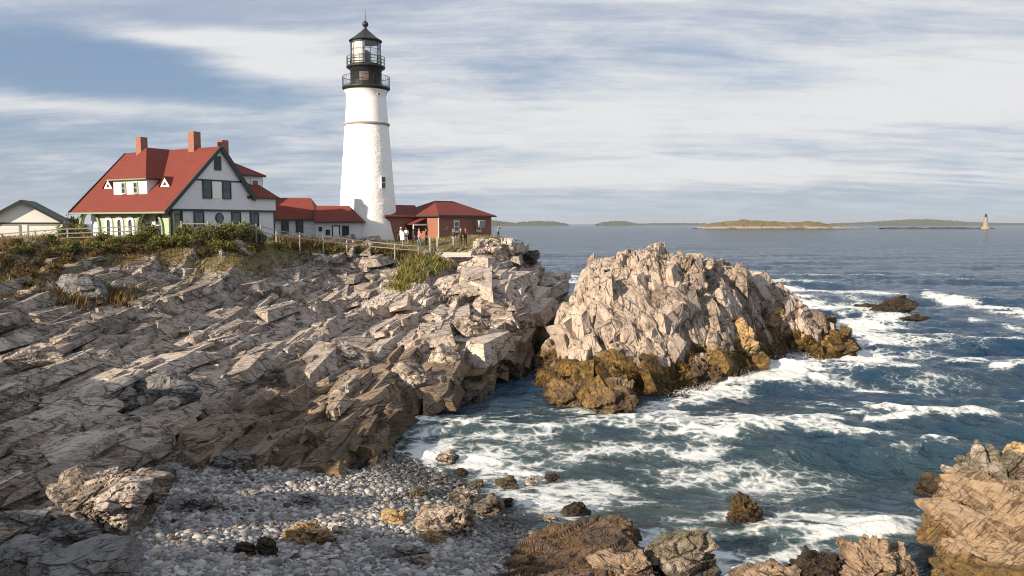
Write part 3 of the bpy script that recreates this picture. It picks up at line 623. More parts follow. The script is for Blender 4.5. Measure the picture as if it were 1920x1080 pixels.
SR_POLY = pZ([(1022, 700, 0), (1012, 735, 0), (1020, 768, 0), (1070, 768, 0), (1120, 778, 0), (1165, 792, 0), (1205, 785, 0), (1215, 760, 0), (1290, 735, 0), (1350, 712, 0), (1425, 700, 0), (1440, 680, 0), (1470, 662, 0), (1540, 668, 0), (1612, 662, 0), (1590, 640, 0), (1560, 610, 0)])
SR_POLY += [(32, 88, 0), (22, 92, 0), (12, 90, 0), (6.5, 82, 0), (4.5, 74, 0)]
SR_CTRL = pY([(1040, 640, 63), (1075, 520, 70), (1100, 500, 69.5), (1140, 478, 69), (1190, 469, 68.5), (1220, 468, 68), (1255, 469, 68), (1300, 478, 69), (1330, 496, 70), (1350, 510, 71), (1400, 515, 72), (1430, 540, 74), (1480, 564, 75), (1530, 608, 76), (1575, 646, 75), (1605, 660, 74.3),
    (1085, 560, 65), (1085, 600, 62), (1130, 560, 64), (1200, 540, 64), (1200, 600, 61), (1280, 540, 65), (1280, 600, 62), (1350, 560, 67), (1360, 620, 64.5), (1420, 580, 70), (1430, 630, 68.5), (1500, 620, 73), (1460, 660, 68.5),
    (1100, 640, 60), (1200, 640, 59.5), (1300, 645, 61.5), (1060, 660, 60), (1060, 700, 57), (1040, 740, 53), (1120, 700, 56), (1130, 750, 51.5), (1200, 690, 57.5), (1280, 690, 59.5), (1350, 680, 62), (1180, 775, 49.5), (1400, 668, 66)])
SR_CTRL += [(10, 82, 6), (18, 84, 5), (26, 84, 3), (6.5, 76, 6.5)]
rockmass('rock_outcrop', 'great domed tan sea rock with golden seaweed round its base, ringed by surf', SR_POLY, SR_CTRL, 2.6, (985, 1640), (46, 95), 820, 560,
         axes(R_(70), R_(72), R_(12)), [(3.4, 3.6, 1.9, 1.3, 0.7, 0.1), (1.5, 2.0, 0.8, 0.55, 0.9, 0.8), (0.55, 0.8, 0.3, 0.13, 0.9, 0.8), (0.34, 0.18, 0.15, 0.045, 1.0, 0.4)], 101, M['sea_rock'], wetz=0.35, weedz=1.9, cat='rock outcrop', zcap=9.4, blocks=230, bdir=(-.35, .15, 1.0), bsize=1.15)
# ------------------------------------------------------------------ sea
def make_sea():
    nc, nr = 1150, 760
    cols = (np.linspace(-250, 2170, nc) - 960) / FPX
    # rows: even on the picture near the camera, running out past the horizon
    pyr = np.concatenate([np.linspace(1180, 436, nr - 60), 419 + 17 * np.exp(-np.linspace(0.02, 3.6, 60))])
    ang = np.arctan((pyr - 540) / FPX) + PITCH; Yr = EYE / np.tan(ang); Yr = np.maximum.accumulate(Yr)
    Yr = np.concatenate([Yr, [Yr[-1] * 1.3, 14000.0, 24000.0]]) if Yr[-1] < 12000 else Yr
    nr = len(Yr)
    X = (cols[None] * Yr[:, None]).ravel(); Y = np.repeat(Yr, nc)
    rs = np.gradient(Yr); rs = np.repeat(rs, nc); cs = np.gradient(cols)[None] * Yr[:, None]; cs = cs.ravel()
    Z = np.zeros(len(X)); DX = np.zeros(len(X)); DY = np.zeros(len(X))
    rng = np.random.RandomState(3)
    for k in range(46):
        L = 0.7 * (1.105 ** k) * rng.uniform(0.85, 1.15); th = R_(rng.normal(-105, 26 if k > 20 else 40))
        kx, ky = math.cos(th) * 2 * math.pi / L, math.sin(th) * 2 * math.pi / L
        a = 0.0135 * L ** 0.82 if L < 20 else 0.0135 * 20 ** 0.82 * (20 / L) ** 0.5
        fade = smoothstep(0.55, 0.22, np.abs(rs * math.sin(th)) / L) * smoothstep(0.55, 0.22, cs / L)
        ph = kx * X + ky * Y + rng.uniform(0, 6.28); 
        Z += a * fade * (np.sin(ph)); c = np.cos(ph) * a * fade * 0.8; DX += c * math.cos(th); DY += c * math.sin(th)
    P0 = np.stack([X, Y, Z * 0], 1); gust = 0.75 + 0.5 * fbm(P0 * np.array([0.03, 0.05, 0]), 9, 3)
    land = LAND.z(np.clip(X, GX0, GX1), np.clip(Y, GY0, GY1)); shore = smoothstep(-2.2, -0.3, land) * ((X < GX1) & (Y < GY1))
    calm = 1 - 0.65 * shore
    Z *= gust * calm; px, py = proj(X, Y, 0 * X)
    # where the swell breaks: patches of foam lying on the water
    foam = np.zeros(len(X))
    def el(cx, cy, rx, ry, s, rot=0.0):
        nonlocal foam
        c, sn = math.cos(R_(rot)), math.sin(R_(rot)); u = ((px - cx) * c + (py - cy) * sn) / rx; v = (-(px - cx) * sn + (py - cy) * c) / ry
        foam = np.maximum(foam, s * np.exp(-(u * u + v * v) ** 1.3))
    def ln(pts, wd, s):
        nonlocal foam
        q = [(a, b, 0) for a, b in pts]; d, _ = polyd(q, np.stack([px, py], 1)); d = d + 0
        foam = np.maximum(foam, s * np.exp(-(d / wd) ** 2))
    el(1580, 640, 130, 50, 1.05, 10); el(1520, 575, 110, 28, .85, 18); el(1640, 600, 90, 26, .6); el(1480, 680, 95, 38, 1.0, -12); el(1335, 733, 130, 22, 1.05, -19); el(1620, 680, 120, 26, .55)
    el(1255, 770, 60, 22, .75); el(1750, 640, 130, 22, .40); el(1700, 720, 150, 18, .42)
    ln([(1735, 552), (1790, 562), (1850, 578), (1930, 592), (2050, 605)], 9, 1.1); ln([(1415, 533), (1500, 540), (1580, 547), (1700, 549)], 4.0, .95); ln([(1820, 598), (1930, 622)], 6, .55)
    el(1360, 815, 120, 26, .72, -8); el(1300, 850, 80, 16, .55); ln([(1630, 798), (1740, 790), (1930, 782)], 7, .62); ln([(1860, 695), (1960, 690)], 7, .7); el(1700, 850, 70, 16, .4); el(1000, 745, 40, 14, .35)
    el(880, 802, 34, 16, 1.1); el(810, 800, 70, 12, .6); el(1110, 785, 90, 12, .6, 6); ln([(800, 850), (900, 858), (960, 880), (1030, 888)], 13, .95); ln([(1060, 915), (1100, 945), (1140, 950)], 16, .62)
    el(960, 905, 190, 42, .52, 20); el(1120, 960, 140, 50, .58, 15); el(1330, 985, 120, 40, .6); el(1480, 1010, 190, 55, .8); el(1000, 830, 160, 22, .5); el(1150, 850, 160, 26, .5); el(1560, 610, 150, 55, .8); el(1660, 660, 130, 30, .6); el(1530, 700, 120, 24, .6); el(1640, 1000, 90, 34, .85); el(1300, 1055, 140, 30, .7); el(1400, 915, 170, 26, .42); el(1250, 900, 120, 22, .4)
    el(1540, 640, 120, 70, .9); el(1000, 900, 230, 60, .62, 15); el(1150, 940, 200, 60, .66, 15); el(1200, 1000, 120, 34, .7); el(800, 850, 110, 34, .6); el(1350, 900, 240, 40, .5); el(900, 860, 170, 40, .72, 12); el(1060, 950, 150, 40, .74, 18); el(1065, 521, 34, 6, .8); el(1040, 600, 20, 5, .45); el(1450, 880, 200, 20, .32); el(790, 880, 80, 30, .5); el(1560, 950, 240, 24, .36); el(1240, 480, 2600, 2.5, .10)
    n = fbm(P0 * np.array([0.22, 0.42, 0]), 12, 5, 0.6); n2 = fbm(P0 * np.array([0.9, 1.5, 0]), 17, 4, 0.6)
    rid = 1 - np.abs(fbm(P0 * np.array([0.35, 0.55, 0]), 23, 4, 0.55)) * 2.2
    foamv = foam * (0.78 + 0.50 * n + 0.30 * n2 + 0.28 * rid * (foam < .9)) 
    caps = smoothstep(0.34, 0.62, Z + 0.10 * n2) * 0.55 * smoothstep(400, 100, Y)
    back = 0.44 * smoothstep(0.05, 0.9, rid + 0.35 * n2) * smoothstep(72, 42, Y) * (0.75 + .5 * n) * (.25 + .75 * smoothstep(19, 7, X))
    foamv = np.clip(np.maximum(np.maximum(foamv, caps), back), 0, 1.3)
    brk = smoothstep(0.55, 1.0, foam)
    Z += brk * (0.06 + 0.16 * n2 + 0.08 * n)
    murk = np.clip(smoothstep(75, 38, Y) * 0.65 + 0.5 * foam + 0.3 * shore + 0.2 * n, 0, 1)
    P = np.stack([X + DX * gust * calm, Y + DY * gust * calm, Z], 1)
    F = gridfaces(nr, nc)[:, ::-1]
    o = npmesh('sea', P, F, M['water'], True, {'foam': foamv, 'murk': murk}); tag(o, kind='structure')
    return Yr
make_sea()
# ------------------------------------------------------------------ buildings
def at_part(o, loc, rz=0.0, parent=None):
    o.location = loc; o.rotation_euler = (0, 0, rz)
    if parent: o.parent = parent
    return o
def window(parent, loc, rz, w, h, frame='green', bars=(1, 1), fw=0.09, name='window', glass='pane', sill=False, depth=0.10):
    """window facing local -y, origin at the middle of its foot"""
    f = MB(); x = w / 2
    f.box(-x, -x + fw, -depth, 0.02, 0, h); f.box(x - fw, x, -depth, 0.02, 0, h)
    f.box(-x + fw, x - fw, -depth, 0.02, 0, fw); f.box(-x + fw, x - fw, -depth, 0.02, h - fw, h)
    for i in range(1, bars[0]): q = -x + w * i / bars[0]; f.box(q - .025, q + .025, -depth + .03, 0.0, fw, h - fw)
    for j in range(1, bars[1] + 1):
        if j < bars[1] + 1 and bars[1] > 0 and j <= bars[1]:
            q = h * j / (bars[1] + 1); f.box(-x + fw, x - fw, -depth + .033, -0.003, q - .03, q + .03)
    if sill: f.box(-x - .08, x + .08, -depth - .08, 0.02, -0.07, -0.002)
    o = at_part(f.build(name, M[frame], parent), loc, rz)
    g = MB(); g.box(-x + fw * .5, x - fw * .5, -depth + .045, -depth + .06, fw * .5, h - fw * .5); g.build('pane', M[glass], o)
    return o
def slab(mb, pts, th, mi=0):
    """roof sheet: polygon with thickness downwards"""
    return mb.prism([np.array(p, float) - (0, 0, th) for p in pts], (0, 0, th), mi)

def keepers_house():
    zb = 10.3
    H = empty('keepers_house', (-26.11, 72, zb), R_(60), label='white two-storey keeper\'s house with steep red roof and dark green trim', cat='house')
    h = lambda z: z - zb
    def P(x, y, z): return (x, y, z - zb)
    # walls ---------------------------------------------------------------
    w = MB()
    w.box(-4.1, 3.45, 0.0, 12.8, -1.0, h(13.1)); 
    w.prism([P(-5.15, -0.12, 13.22), P(3.45, -0.12, 13.22), P(3.45, -0.12, 14.5), P(0, -0.12, 18.62), P(-5.15, -0.12, 13.5)], (0, 0.3, 0))
    w.prism([P(-5.15, 12.6, 13.1), P(3.45, 12.6, 13.1), P(3.45, 12.6, 14.5), P(0, 12.6, 18.62), P(-5.15, 12.6, 13.5)], (0, 0.3, 0))
    w.box(3.45, 6.45, 0.12, 8.4, -1.0, h(13.1)); w.box(3.45, 6.55, 0.0, 8.4, h(13.22), h(14.38))
    w.box(3.2, 3.5, 0.18, 12.6, h(13.1), h(14.4))
    w.build('wall', M['white'], H)
    s = MB()                                               # sage-coloured verandah side with two open arches
    def arch(y0, y1, z0, z1, cy, r, zs, n=14):
        ys = [cy + r * math.cos(math.pi * (1 - i / n)) for i in range(n + 1)]; zs_ = [zs + r * math.sin(math.pi * (1 - i / n)) for i in range(n + 1)]
        for a in range(n): s.prism([P(-4.95, ys[a], zs_[a]), P(-4.95, ys[a + 1], zs_[a + 1]), P(-4.95, ys[a + 1], z1), P(-4.95, ys[a], z1)], (0.18, 0, 0))
        s.box(-4.95, -4.77, y0, cy - r, h(z0), h(z1)); s.box(-4.95, -4.77, cy + r, y1, h(z0), h(z1))
    arch(0.05, 5.1, 9.6, 13.15, 3.0, 1.55, 11.55); arch(9.95, 12.9, 9.6, 13.15, 11.55, 1.3, 11.75)
    s.box(-4.95, -4.77, 5.1, 9.95, -1.0, h(13.0)); s.box(-4.95, -4.2, 0.05, 0.23, h(12.9), h(13.1))
    s.build('verandah_wall', M['sage'], H)
    fl = MB(); fl.box(-4.9, -4.1, 0.1, 12.8, -1.0, 0.25); fl.build('verandah_floor', M['concrete'], H)
    for cy, r, zs in ((3.0, 1.55, 11.55), (11.55, 1.3, 11.75)):
        a = MB(); n = 16
        for k in range(n):
            t0, t1 = math.pi * k / n, math.pi * (k + 1) / n
            a.prism([P(-5.12, cy + (r) * math.cos(t0), zs + r * math.sin(t0)), P(-5.12, cy + (r + .26) * math.cos(t0), zs + (r + .26) * math.sin(t0)), P(-5.12, cy + (r + .26) * math.cos(t1), zs + (r + .26) * math.sin(t1)), P(-5.12, cy + r * math.cos(t1), zs + r * math.sin(t1))], (0.16, 0, 0))
        a.box(-5.12, -4.96, cy + r, cy + r + .26, h(9.8), h(zs)); a.box(-5.12, -4.96, cy - r - .26, cy - r, h(9.8), h(zs))
        a.build('arch_trim', M['palegreen'], H)
    for cy in (8.75, 7.2, 5.65):
        a = MB(); n = 12
        for k in range(n):
            t0, t1 = math.pi * k / n, math.pi * (k + 1) / n; ri, ro = .25, .56
            a.prism([P(-5.06, cy + ri * math.cos(t0), 12.1 + ri * math.sin(t0)), P(-5.06, cy + ro * math.cos(t0), 12.1 + ro * math.sin(t0)), P(-5.06, cy + ro * math.cos(t1), 12.1 + ro * math.sin(t1)), P(-5.06, cy + ri * math.cos(t1), 12.1 + ri * math.sin(t1))], (0.1, 0, 0))
        a.box(-5.06, -4.96, cy + .25, cy + .56, h(10.9), h(12.1)); a.box(-5.06, -4.96, cy - .56, cy - .25, h(10.9), h(12.1))
        wf = a.build('window', M['trim'], H)
        g = MB(); g.box(-4.985, -4.96, cy - .25, cy + .25, h(10.9), h(12.1))
        g.prism([P(-4.985, cy + .25 * math.cos(math.pi * k / 10), 12.1 + .25 * math.sin(math.pi * k / 10)) for k in range(11)], (0.024, 0, 0)); g.build('pane', M['pane'], wf)
    # roof ------------------------------------------------------------------
    r = MB(); y0, y1 = -0.35, 13.2
    slab(r, [P(-5.85, y0, 12.98), P(0.0, y0, 18.83), P(0.0, y1, 18.83), P(-5.85, y1, 12.98)], .16)
    slab(r, [P(0.004, y0, 18.83), P(3.75, y0, 14.33), P(3.75, y1, 14.33), P(0.004, y1, 18.83)], .16)
    # hipped wing on the right
    rz_ = 18.5; slab(r, [P(2.5, 4.2, rz_), P(0, 4.2, rz_), P(3.0, -.25, 14.45), P(6.95, -.25, 14.45)], .12)
    slab(r, [P(2.503, 4.2, rz_), P(6.953, -.25, 14.45), P(6.953, 8.65, 14.45)], .12); slab(r, [P(2.5, 4.203, rz_), P(6.95, 8.653, 14.45), P(1.0, 8.653, 14.45), P(0, 4.203, rz_)], .12)
    # shed dormer of the wing
    slab(r, [P(3.3, .85, 16.62), P(6.25, .85, 16.62), P(2.7, 4.15, 18.56), P(1.2, 4.15, 18.56)], .1)
    slab(r, [P(6.12, 1.2, 16.5), P(6.1, 1.22, 15.1), P(2.6, 4.2, 18.4)], .02)
    # hipped dormer facing the sea: eaves 15.95, cross ridge at 18.85
    e = 15.97; A = (-2.4, 6.7, 18.86)
    slab(r, [P(-4.55, 3.95, e), P(*A), P(-4.55, 9.45, e)], .08); slab(r, [P(-4.55, 3.947, e), P(-2.82, 3.947, e), P(0.02, 6.7, 18.86), P(*A)], .08)
    slab(r, [P(-4.55, 9.453, e), P(*A), P(0.02, 6.7, 18.86), P(-2.82, 9.453, e)], .08)
    for cy in (10.7, 2.65):
        a, b = P(-3.75, cy, 16.1), P(-2.6, cy, 16.1)
        slab(r, [a, b, P(-2.95, cy + .75, 15.3), P(-3.75, cy + .78, 15.24)], .05); slab(r, [b, a, P(-3.75, cy - .78, 15.24), P(-2.95, cy - .75, 15.3)], .05)
    roof = r.build('roof', M['roof'], H)
    for cx, cy, zt, s_ in ((0.0, 10.75, 20.2, .37), (0.0, 3.2, 20.3, .38), (2.75, 2.7, 19.75, .36)):
        c = MB(); c.box(cx - s_, cx + s_, cy - s_, cy + s_, h(17.2), h(zt))
        co = c.build('chimney', M['chimney'], roof)
    d = MB(); d.box(-4.25, -2.2, 4.26, 8.98, h(14.45), h(15.86)); d.build('dormer_wall', M['white'], roof); d = MB(); d.prism([P(3.75, 1.2, 14.9), P(6.06, 1.2, 14.9), P(6.06, 1.2, 16.5), P(3.75, 1.2, 16.5)], (0, .9, 0))
    d.build('dormer_wall', M['white'], roof)
    for cy in (10.7, 2.65):
        d = MB(); d.prism([P(-3.66, cy - .62, 15.2), P(-3.66, cy + .62, 15.2), P(-3.66, cy, 15.98)], (0.5, 0, 0)); d.build('dormer_gable', M['trim'], roof)
        d = MB(); d.prism([P(-3.68, cy - .25, 15.34), P(-3.68, cy + .25, 15.34), P(-3.68, cy, 15.66)], (0.019, 0, 0)); d.build('louvre', M['dark'], roof)
    # dark green trim -----------------------------------------------------------
    t = MB(); yy = -0.36
    t.beam(P(-5.9, yy, 12.92), P(0, yy, 18.72), .12, .30); t.beam(P(0, yy, 18.72), P(3.8, yy, 14.2), .12, .42)
    t.box(-5.2, 6.58, -.2, -.02, h(13.08), h(13.24)); t.box(-2.9, 2.5, -.17, -.123, h(15.72), h(15.86))
    t.beam(P(-5.9, 13.24, 12.92), P(0, 13.24, 18.72), .12, .30)
    t.box(3.1, 6.98, -.3, -.14, h(14.3), h(14.42)); t.box(3.4, 6.2, .8, .92, h(16.42), h(16.56))
    t.box(-5.22, -5.02, -.02, .2, -1.0, h(13.08)); t.box(-4.16, -4.0, -.05, .1, -1.0, h(13.08)); t.box(6.36, 6.5, .06, .2, -1, h(13.08)); t.box(3.3, 3.42, -.05, .08, -1, h(13.08))
    t.box(-3.3, -2.86, -.5, -.2, h(14.42), h(14.5)) if False else None
    t.build('trim', M['green'], H)
    e_ = MB(); e_.box(-5.98, -5.86, -.3, 13.15, h(12.84), h(12.98)); e_.box(-4.62, -4.5, 3.9, 9.5, h(15.84), h(15.93)); e_.build('eave_board', M['palegreen'], H)
    # windows ---------------------------------------------------------------------
    lv = MB(); lv.box(-.66, .08, -.2, -.123, h(16.7), h(17.95)); lv.build('louvre', M['green'], H)
    window(H, P(-1.5, -.124, 14.18), 0, .98, 1.62, bars=(1, 1)); window(H, P(.6, -.124, 14.18), 0, .98, 1.62, bars=(1, 1))
    pn = MB(); pn.box(-1.0, .1, -.15, -.123, h(14.2), h(15.75)); pn.build('wall_panel', M['trim'], H)
    window(H, P(-2.37, -.003, 11.0), 0, 1.05, 2.05); window(H, P(1.7, -.003, 11.0), 0, 1.05, 2.05); window(H, P(3.97, .117, 10.9), 0, .98, 2.12, bars=(2, 1))
    rd = MB(); rd.poly([P(-.16 + .46 * math.cos(2 * math.pi * k / 24), -.06 * j, 12.5 + .46 * math.sin(2 * math.pi * k / 24)) for j in (0, 1) for k in range(24)], [tuple(range(24, 48))] + [(k, (k + 1) % 24, 24 + (k + 1) % 24, 24 + k) for k in range(24)])
    ro = rd.build('round_window', M['green'], H)
    pd = MB(); pd.poly([P(-.16 + .36 * math.cos(2 * math.pi * k / 24), -.075, 12.5 + .36 * math.sin(2 * math.pi * k / 24)) for k in range(24)], [tuple(range(24))]); pd.build('pane', M['pane'], ro)
    window(H, P(5.08, 1.195, 15.12), 0, .95, 1.1, 'trim', fw=.13)
    for cy in (7.45, 5.75): window(H, P(-4.253, cy, 14.62), R_(-90), .62, 1.05, 'sage', fw=.1)
    window(H, P(-4.103, 3.0, 10.9), R_(-90), .9, 1.9, 'trim')
    return H
keepers_house()

def annex_long():
    zb = 9.9; E = empty('passage_building', (-20.9, 85.4, zb), 0, label='low white passage building with dark red roof directly beside the keeper\'s house', cat='building')
    h = lambda z: z - zb
    w = MB(); w.box(-6.5, 0, 0, 4.2, -.8, h(12.45)); w.build('wall', M['white'], E)
    r = MB(); ze, zr = h(12.45), h(14.78)
    slab(r, [(-6.6, -.3, ze), (.3, -.3, ze), (-1.0, 2.1, zr), (-6.6, 2.1, zr)], .12); slab(r, [(.303, -.3, ze), (.303, 4.5, ze), (-.997, 2.1, zr)], .12); slab(r, [(-6.6, 2.103, zr), (-1.0, 2.103, zr), (.3, 4.503, ze), (-6.6, 4.503, ze)], .12); r.build('roof', M['roof'], E)
    t = MB(); t.box(-6.6, .32, -.36, -.3, ze - .16, ze - .02); t.build('trim', M['green'], E); t = MB(); t.box(-6.5, -4.6 + .1, -.06, -.003, -.8, h(12.3)); t.build('wall_panel', M['green'], E)
    for px in (-2.9 - .35, -1.35 - .35): window(E, (px, -.003, h(10.95)), 0, .78, 1.45, bars=(1, 1))
    return E
annex_long()
def annex_low():
    zb = 9.85; E = empty('entrance_building', (-20.7, 84.6, zb), 0, label='small white entrance building with red roof leaning against the lighthouse foot', cat='building')
    h = lambda z: z - zb
    w = MB(); w.box(0, 4.6, 0, 3.6, -.8, h(12.2)); w.prism([(0.0, 0, h(12.2)), (0, 3.6, h(12.2)), (0, 1.8, h(13.7))], (.2, 0, 0)); w.build('wall', M['white'], E)
    r = MB(); ze, zr = h(12.2), h(13.9)
    slab(r, [(-.05, -.35, ze), (5.05, -.35, ze), (3.2, 1.8, zr), (-.45, 1.8, zr)], .12); slab(r, [(5.053, -.35, ze), (5.053, 3.9, ze), (3.203, 1.8, zr)], .12); slab(r, [(-.45, 1.803, zr), (3.2, 1.803, zr), (5.05, 3.903, ze), (-.05, 3.903, ze)], .12); r.build('roof', M['roof'], E)
    t = MB(); t.box(-.05, 5.07, -.41, -.35, ze - .14, ze - .02); t.beam((-.06, -.4, ze - .05), (-.46, 1.8, zr - .05), .08, .2); t.build('trim', M['green'], E)
    d = MB(); d.box(1.72, 1.84, -.06, -.003, 0.2, 1.95); d.box(2.44, 2.56, -.06, -.003, .2, 1.95); d.box(1.84, 2.44, -.06, -.003, 1.83, 1.95); df = d.build('door_frame', M['green'], E)
    d = MB(); d.box(1.843, 2.437, -.04, -.005, .2, 1.828); d.box(1.93, 2.35, -.055, -.041, 1.05, 1.65); d.box(1.93, 2.35, -.055, -.041, .35, .9); d.build('door', M['trim'], df)
    window(E, (3.15, -.003, .62), 0, .72, 1.3, bars=(2, 1)); window(E, (.5, -.003, 1.35), 0, .34, .45, bars=(1, 0), fw=.05); window(E, (1.28, -.003, .95), 0, .42, .55, bars=(1, 0), fw=.05)
    return E
annex_low()

def lighthouse():
    zb = 9.6; L = empty('lighthouse', (-15.95, 89.0, zb), R_(10.2), label='tall white round stone lighthouse with black gallery and glazed lantern room', cat='lighthouse')
    h = lambda z: z - zb
    # lower masonry: a rough whitewashed rubble skin
    n, k = 220, 240; a = np.linspace(0, 2 * math.pi, n, endpoint=False); zz = np.linspace(8.4, 22.7, k)
    rr = np.interp(zz, [8.4, 9.7, 11, 13.1, 18.9, 22.7], [3.55, 3.40, 3.27, 3.10, 2.66, 2.36])
    A, Z = np.meshgrid(a, zz); R = rr[:, None] + 0 * A; X, Y = R * np.cos(A), R * np.sin(A)
    Pn = np.stack([X.ravel(), Y.ravel(), Z.ravel()], 1); F1, F2, _, _ = worley(Pn / np.array([.62, .62, .42]), 4)
    rg = 0.010 * np.clip((F2 - F1) * 2.2, 0, 1) + 0.022 * fbm(Pn * 1.1, 3, 4) + .008 * fbm(Pn * 5, 8, 2)
    rg = rg.reshape(R.shape); R = R + rg; V = np.stack([(R * np.cos(A)).ravel(), (R * np.sin(A)).ravel(), (Z - zb).ravel()], 1)
    i = np.arange(n * k).reshape(k, n); F = np.stack([i[:-1], np.roll(i[:-1], -1, 1), np.roll(i[1:], -1, 1), i[1:]], -1).reshape(-1, 4)
    npmesh('tower', V, F, M['tower'], True, parent=L)
    t = MB(); t.lathe([(2.34, h(22.95)), (2.15, h(25.5)), (2.12, h(25.85)), (2.2, h(26.0)), (2.25, h(26.25)), (2.42, h(26.42))], 72); t.build('tower_top', M['tower_top'], L)
    b = MB(); b.lathe([(2.34, h(22.64)), (2.5, h(22.70)), (2.52, h(22.82)), (2.46, h(22.92)), (2.3, h(22.96))], 72); b.build('string_course', plain('grey_string_course', (.30, .29, .27), .8, .15), L)
    g = MB(); g.lathe([(2.28, h(26.43)), (2.56, h(26.62)), (2.60, h(26.66)), (2.60, h(26.80)), (1.6, h(26.81))], 72); ga = g.build('main_gallery', M['black'], L)
    def railing(parent, r, z0, ht, nb, rails, pr=.022):
        m = MB()
        for q in rails:
            m.tube([(r * math.cos(2 * math.pi * j / 36), r * math.sin(2 * math.pi * j / 36), z0 + q * ht) for j in range(37)], .028, 6)
        for j in range(nb):
            x, y = r * math.cos(2 * math.pi * j / nb), r * math.sin(2 * math.pi * j / nb); m.tube([(x, y, z0), (x, y, z0 + ht)], pr, 6)
        return m.build('railing', M['black'], parent)
    railing(ga, 2.54, h(26.8), 1.12, 40, (.1, 1.0), .015)
    wr = MB(); wr.lathe([(1.70, h(26.8)), (1.69, h(28.62)), (1.78, h(28.66)), (1.78, h(28.72))], 48); wro = wr.build('watch_room', M['black'], L)
    d = MB(); ang = [R_(-90 - 24 + 3 * j) for j in range(12)]
    for q0, q1 in zip(ang[:-1], ang[1:]):
        d.prism([(1.735 * math.cos(q0), 1.735 * math.sin(q0), h(27.35)), (1.735 * math.cos(q1), 1.735 * math.sin(q1), h(27.35)), (1.735 * math.cos(q1), 1.735 * math.sin(q1), h(28.25)), (1.735 * math.cos(q0), 1.735 * math.sin(q0), h(28.25))], (-.02 * math.cos(q0), -.02 * math.sin(q0), 0))
    d.build('hatch', plain('worn_hatch', (.10, .085, .075), .6, .7, 1.6), wro)
    g2 = MB(); g2.lathe([(1.75, h(28.70)), (2.05, h(28.86)), (2.1, h(28.9)), (2.1, h(29.05)), (1.5, h(29.06))], 48); ga2 = g2.build('lantern_gallery', M['black'], L)
    railing(ga2, 2.05, h(29.05), .98, 20, (.33, .66, 1.0))
    # lantern room: ten glazed sides
    lr = MB(); N = 10; r0 = 1.60; p = [(r0 * math.cos(2 * math.pi * (j + .5) / N - math.pi / 2), r0 * math.sin(2 * math.pi * (j + .5) / N - math.pi / 2)) for j in range(N)]
    lr.lathe([(1.62, h(29.05)), (1.62, h(29.3)), (1.5, h(29.32))], N, ph=math.pi / N - math.pi / 2, smooth=False); lr.lathe([(1.5, h(31.55)), (1.63, h(31.57)), (1.63, h(31.78))], N, ph=math.pi / N - math.pi / 2, smooth=False)
    for j in range(N):
        a_, b_ = p[j], p[(j + 1) % N]; lr.beam((*a_, h(29.3)), (*a_, h(31.6)), .055, .055)
        for q in (30.06, 30.82): lr.beam((*a_, h(q)), (*b_, h(q)), .035, .035)
    lro = lr.build('lantern_room', M['black'], L)
    for j in range(N):
        a_, b_ = np.array(p[j]), np.array(p[(j + 1) % N]); c = MB(); q = .985
        c.poly([(a_[0] * q, a_[1] * q, h(29.31)), (b_[0] * q, b_[1] * q, h(29.31)), (b_[0] * q, b_[1] * q, h(31.56)), (a_[0] * q, a_[1] * q, h(31.56))], [(0, 1, 2, 3)]); c.build('pane', M['lantern_glass'], lro)
    cu = MB(); an = [math.pi * .95 + 2 * math.pi * j / 60 for j in range(17)]
    for q0, q1 in zip(an[:-1], an[1:]):
        cu.prism([(1.42 * math.cos(q0), 1.42 * math.sin(q0), h(29.2)), (1.42 * math.cos(q1), 1.42 * math.sin(q1), h(29.2)), (1.42 * math.cos(q1), 1.42 * math.sin(q1), h(31.6)), (1.42 * math.cos(q0), 1.42 * math.sin(q0), h(31.6))], (-.03 * math.cos(q0), -.03 * math.sin(q0), 0))
    cu.build('curtain', M['blind'], lro)
    le = MB(); le.lathe([(.25, h(29.1)), (.3, h(29.5)), (.5, h(29.7)), (.56, h(30.2)), (.5, h(30.6)), (.2, h(30.8))], 20); le.build('lens', M['lens'], lro)
    rf = MB(); rf.lathe([(1.78, h(31.72)), (1.80, h(31.8)), (1.2, h(32.2)), (.6, h(32.7)), (.22, h(33.05)), (.2, h(33.15)), (.1, h(33.2))], 40, smooth=False); rfo = rf.build('roof', M['black'], L)
    fi = MB(); fi.lathe([(.12, h(33.15)), (.12, h(33.3)), (.25, h(33.36)), (.33, h(33.5)), (.33, h(33.66)), (.25, h(33.82)), (.08, h(33.92)), (.035, h(34.0)), (.025, h(35.2))], 20); fi.build('finial', M['black'], rfo)
    # window and porthole on the shaded side
    def onwall(az, z, r): return (r * math.sin(az), -r * math.cos(az), h(z))
    az = R_(34); window(L, onwall(az, 15.75, 2.93), az, .62, 1.3, 'trim', bars=(1, 1), fw=.07, depth=.12)
    az = R_(37.5); ph = MB(); q = [(.24 * math.cos(2 * math.pi * j / 20), .24 * math.sin(2 * math.pi * j / 20)) for j in range(20)]
    ph.poly([(x, 0.1, z) for x, z in q] + [(x, -.08, z) for x, z in q] + [(x * .65, -.08, z * .65) for x, z in q], [(j, (j + 1) % 20, 20 + (j + 1) % 20, 20 + j) for j in range(20)] + [(20 + j, 20 + (j + 1) % 20, 40 + (j + 1) % 20, 40 + j) for j in range(20)])
    po = ph.build('porthole', M['trim'], L); at_part(po, onwall(az, 25.95, 2.12), az)
    pp = MB(); pp.poly([(x * .66, -.06, z * .66) for x, z in q], [tuple(range(20))]); pp.build('pane', M['pane'], po)
lighthouse()

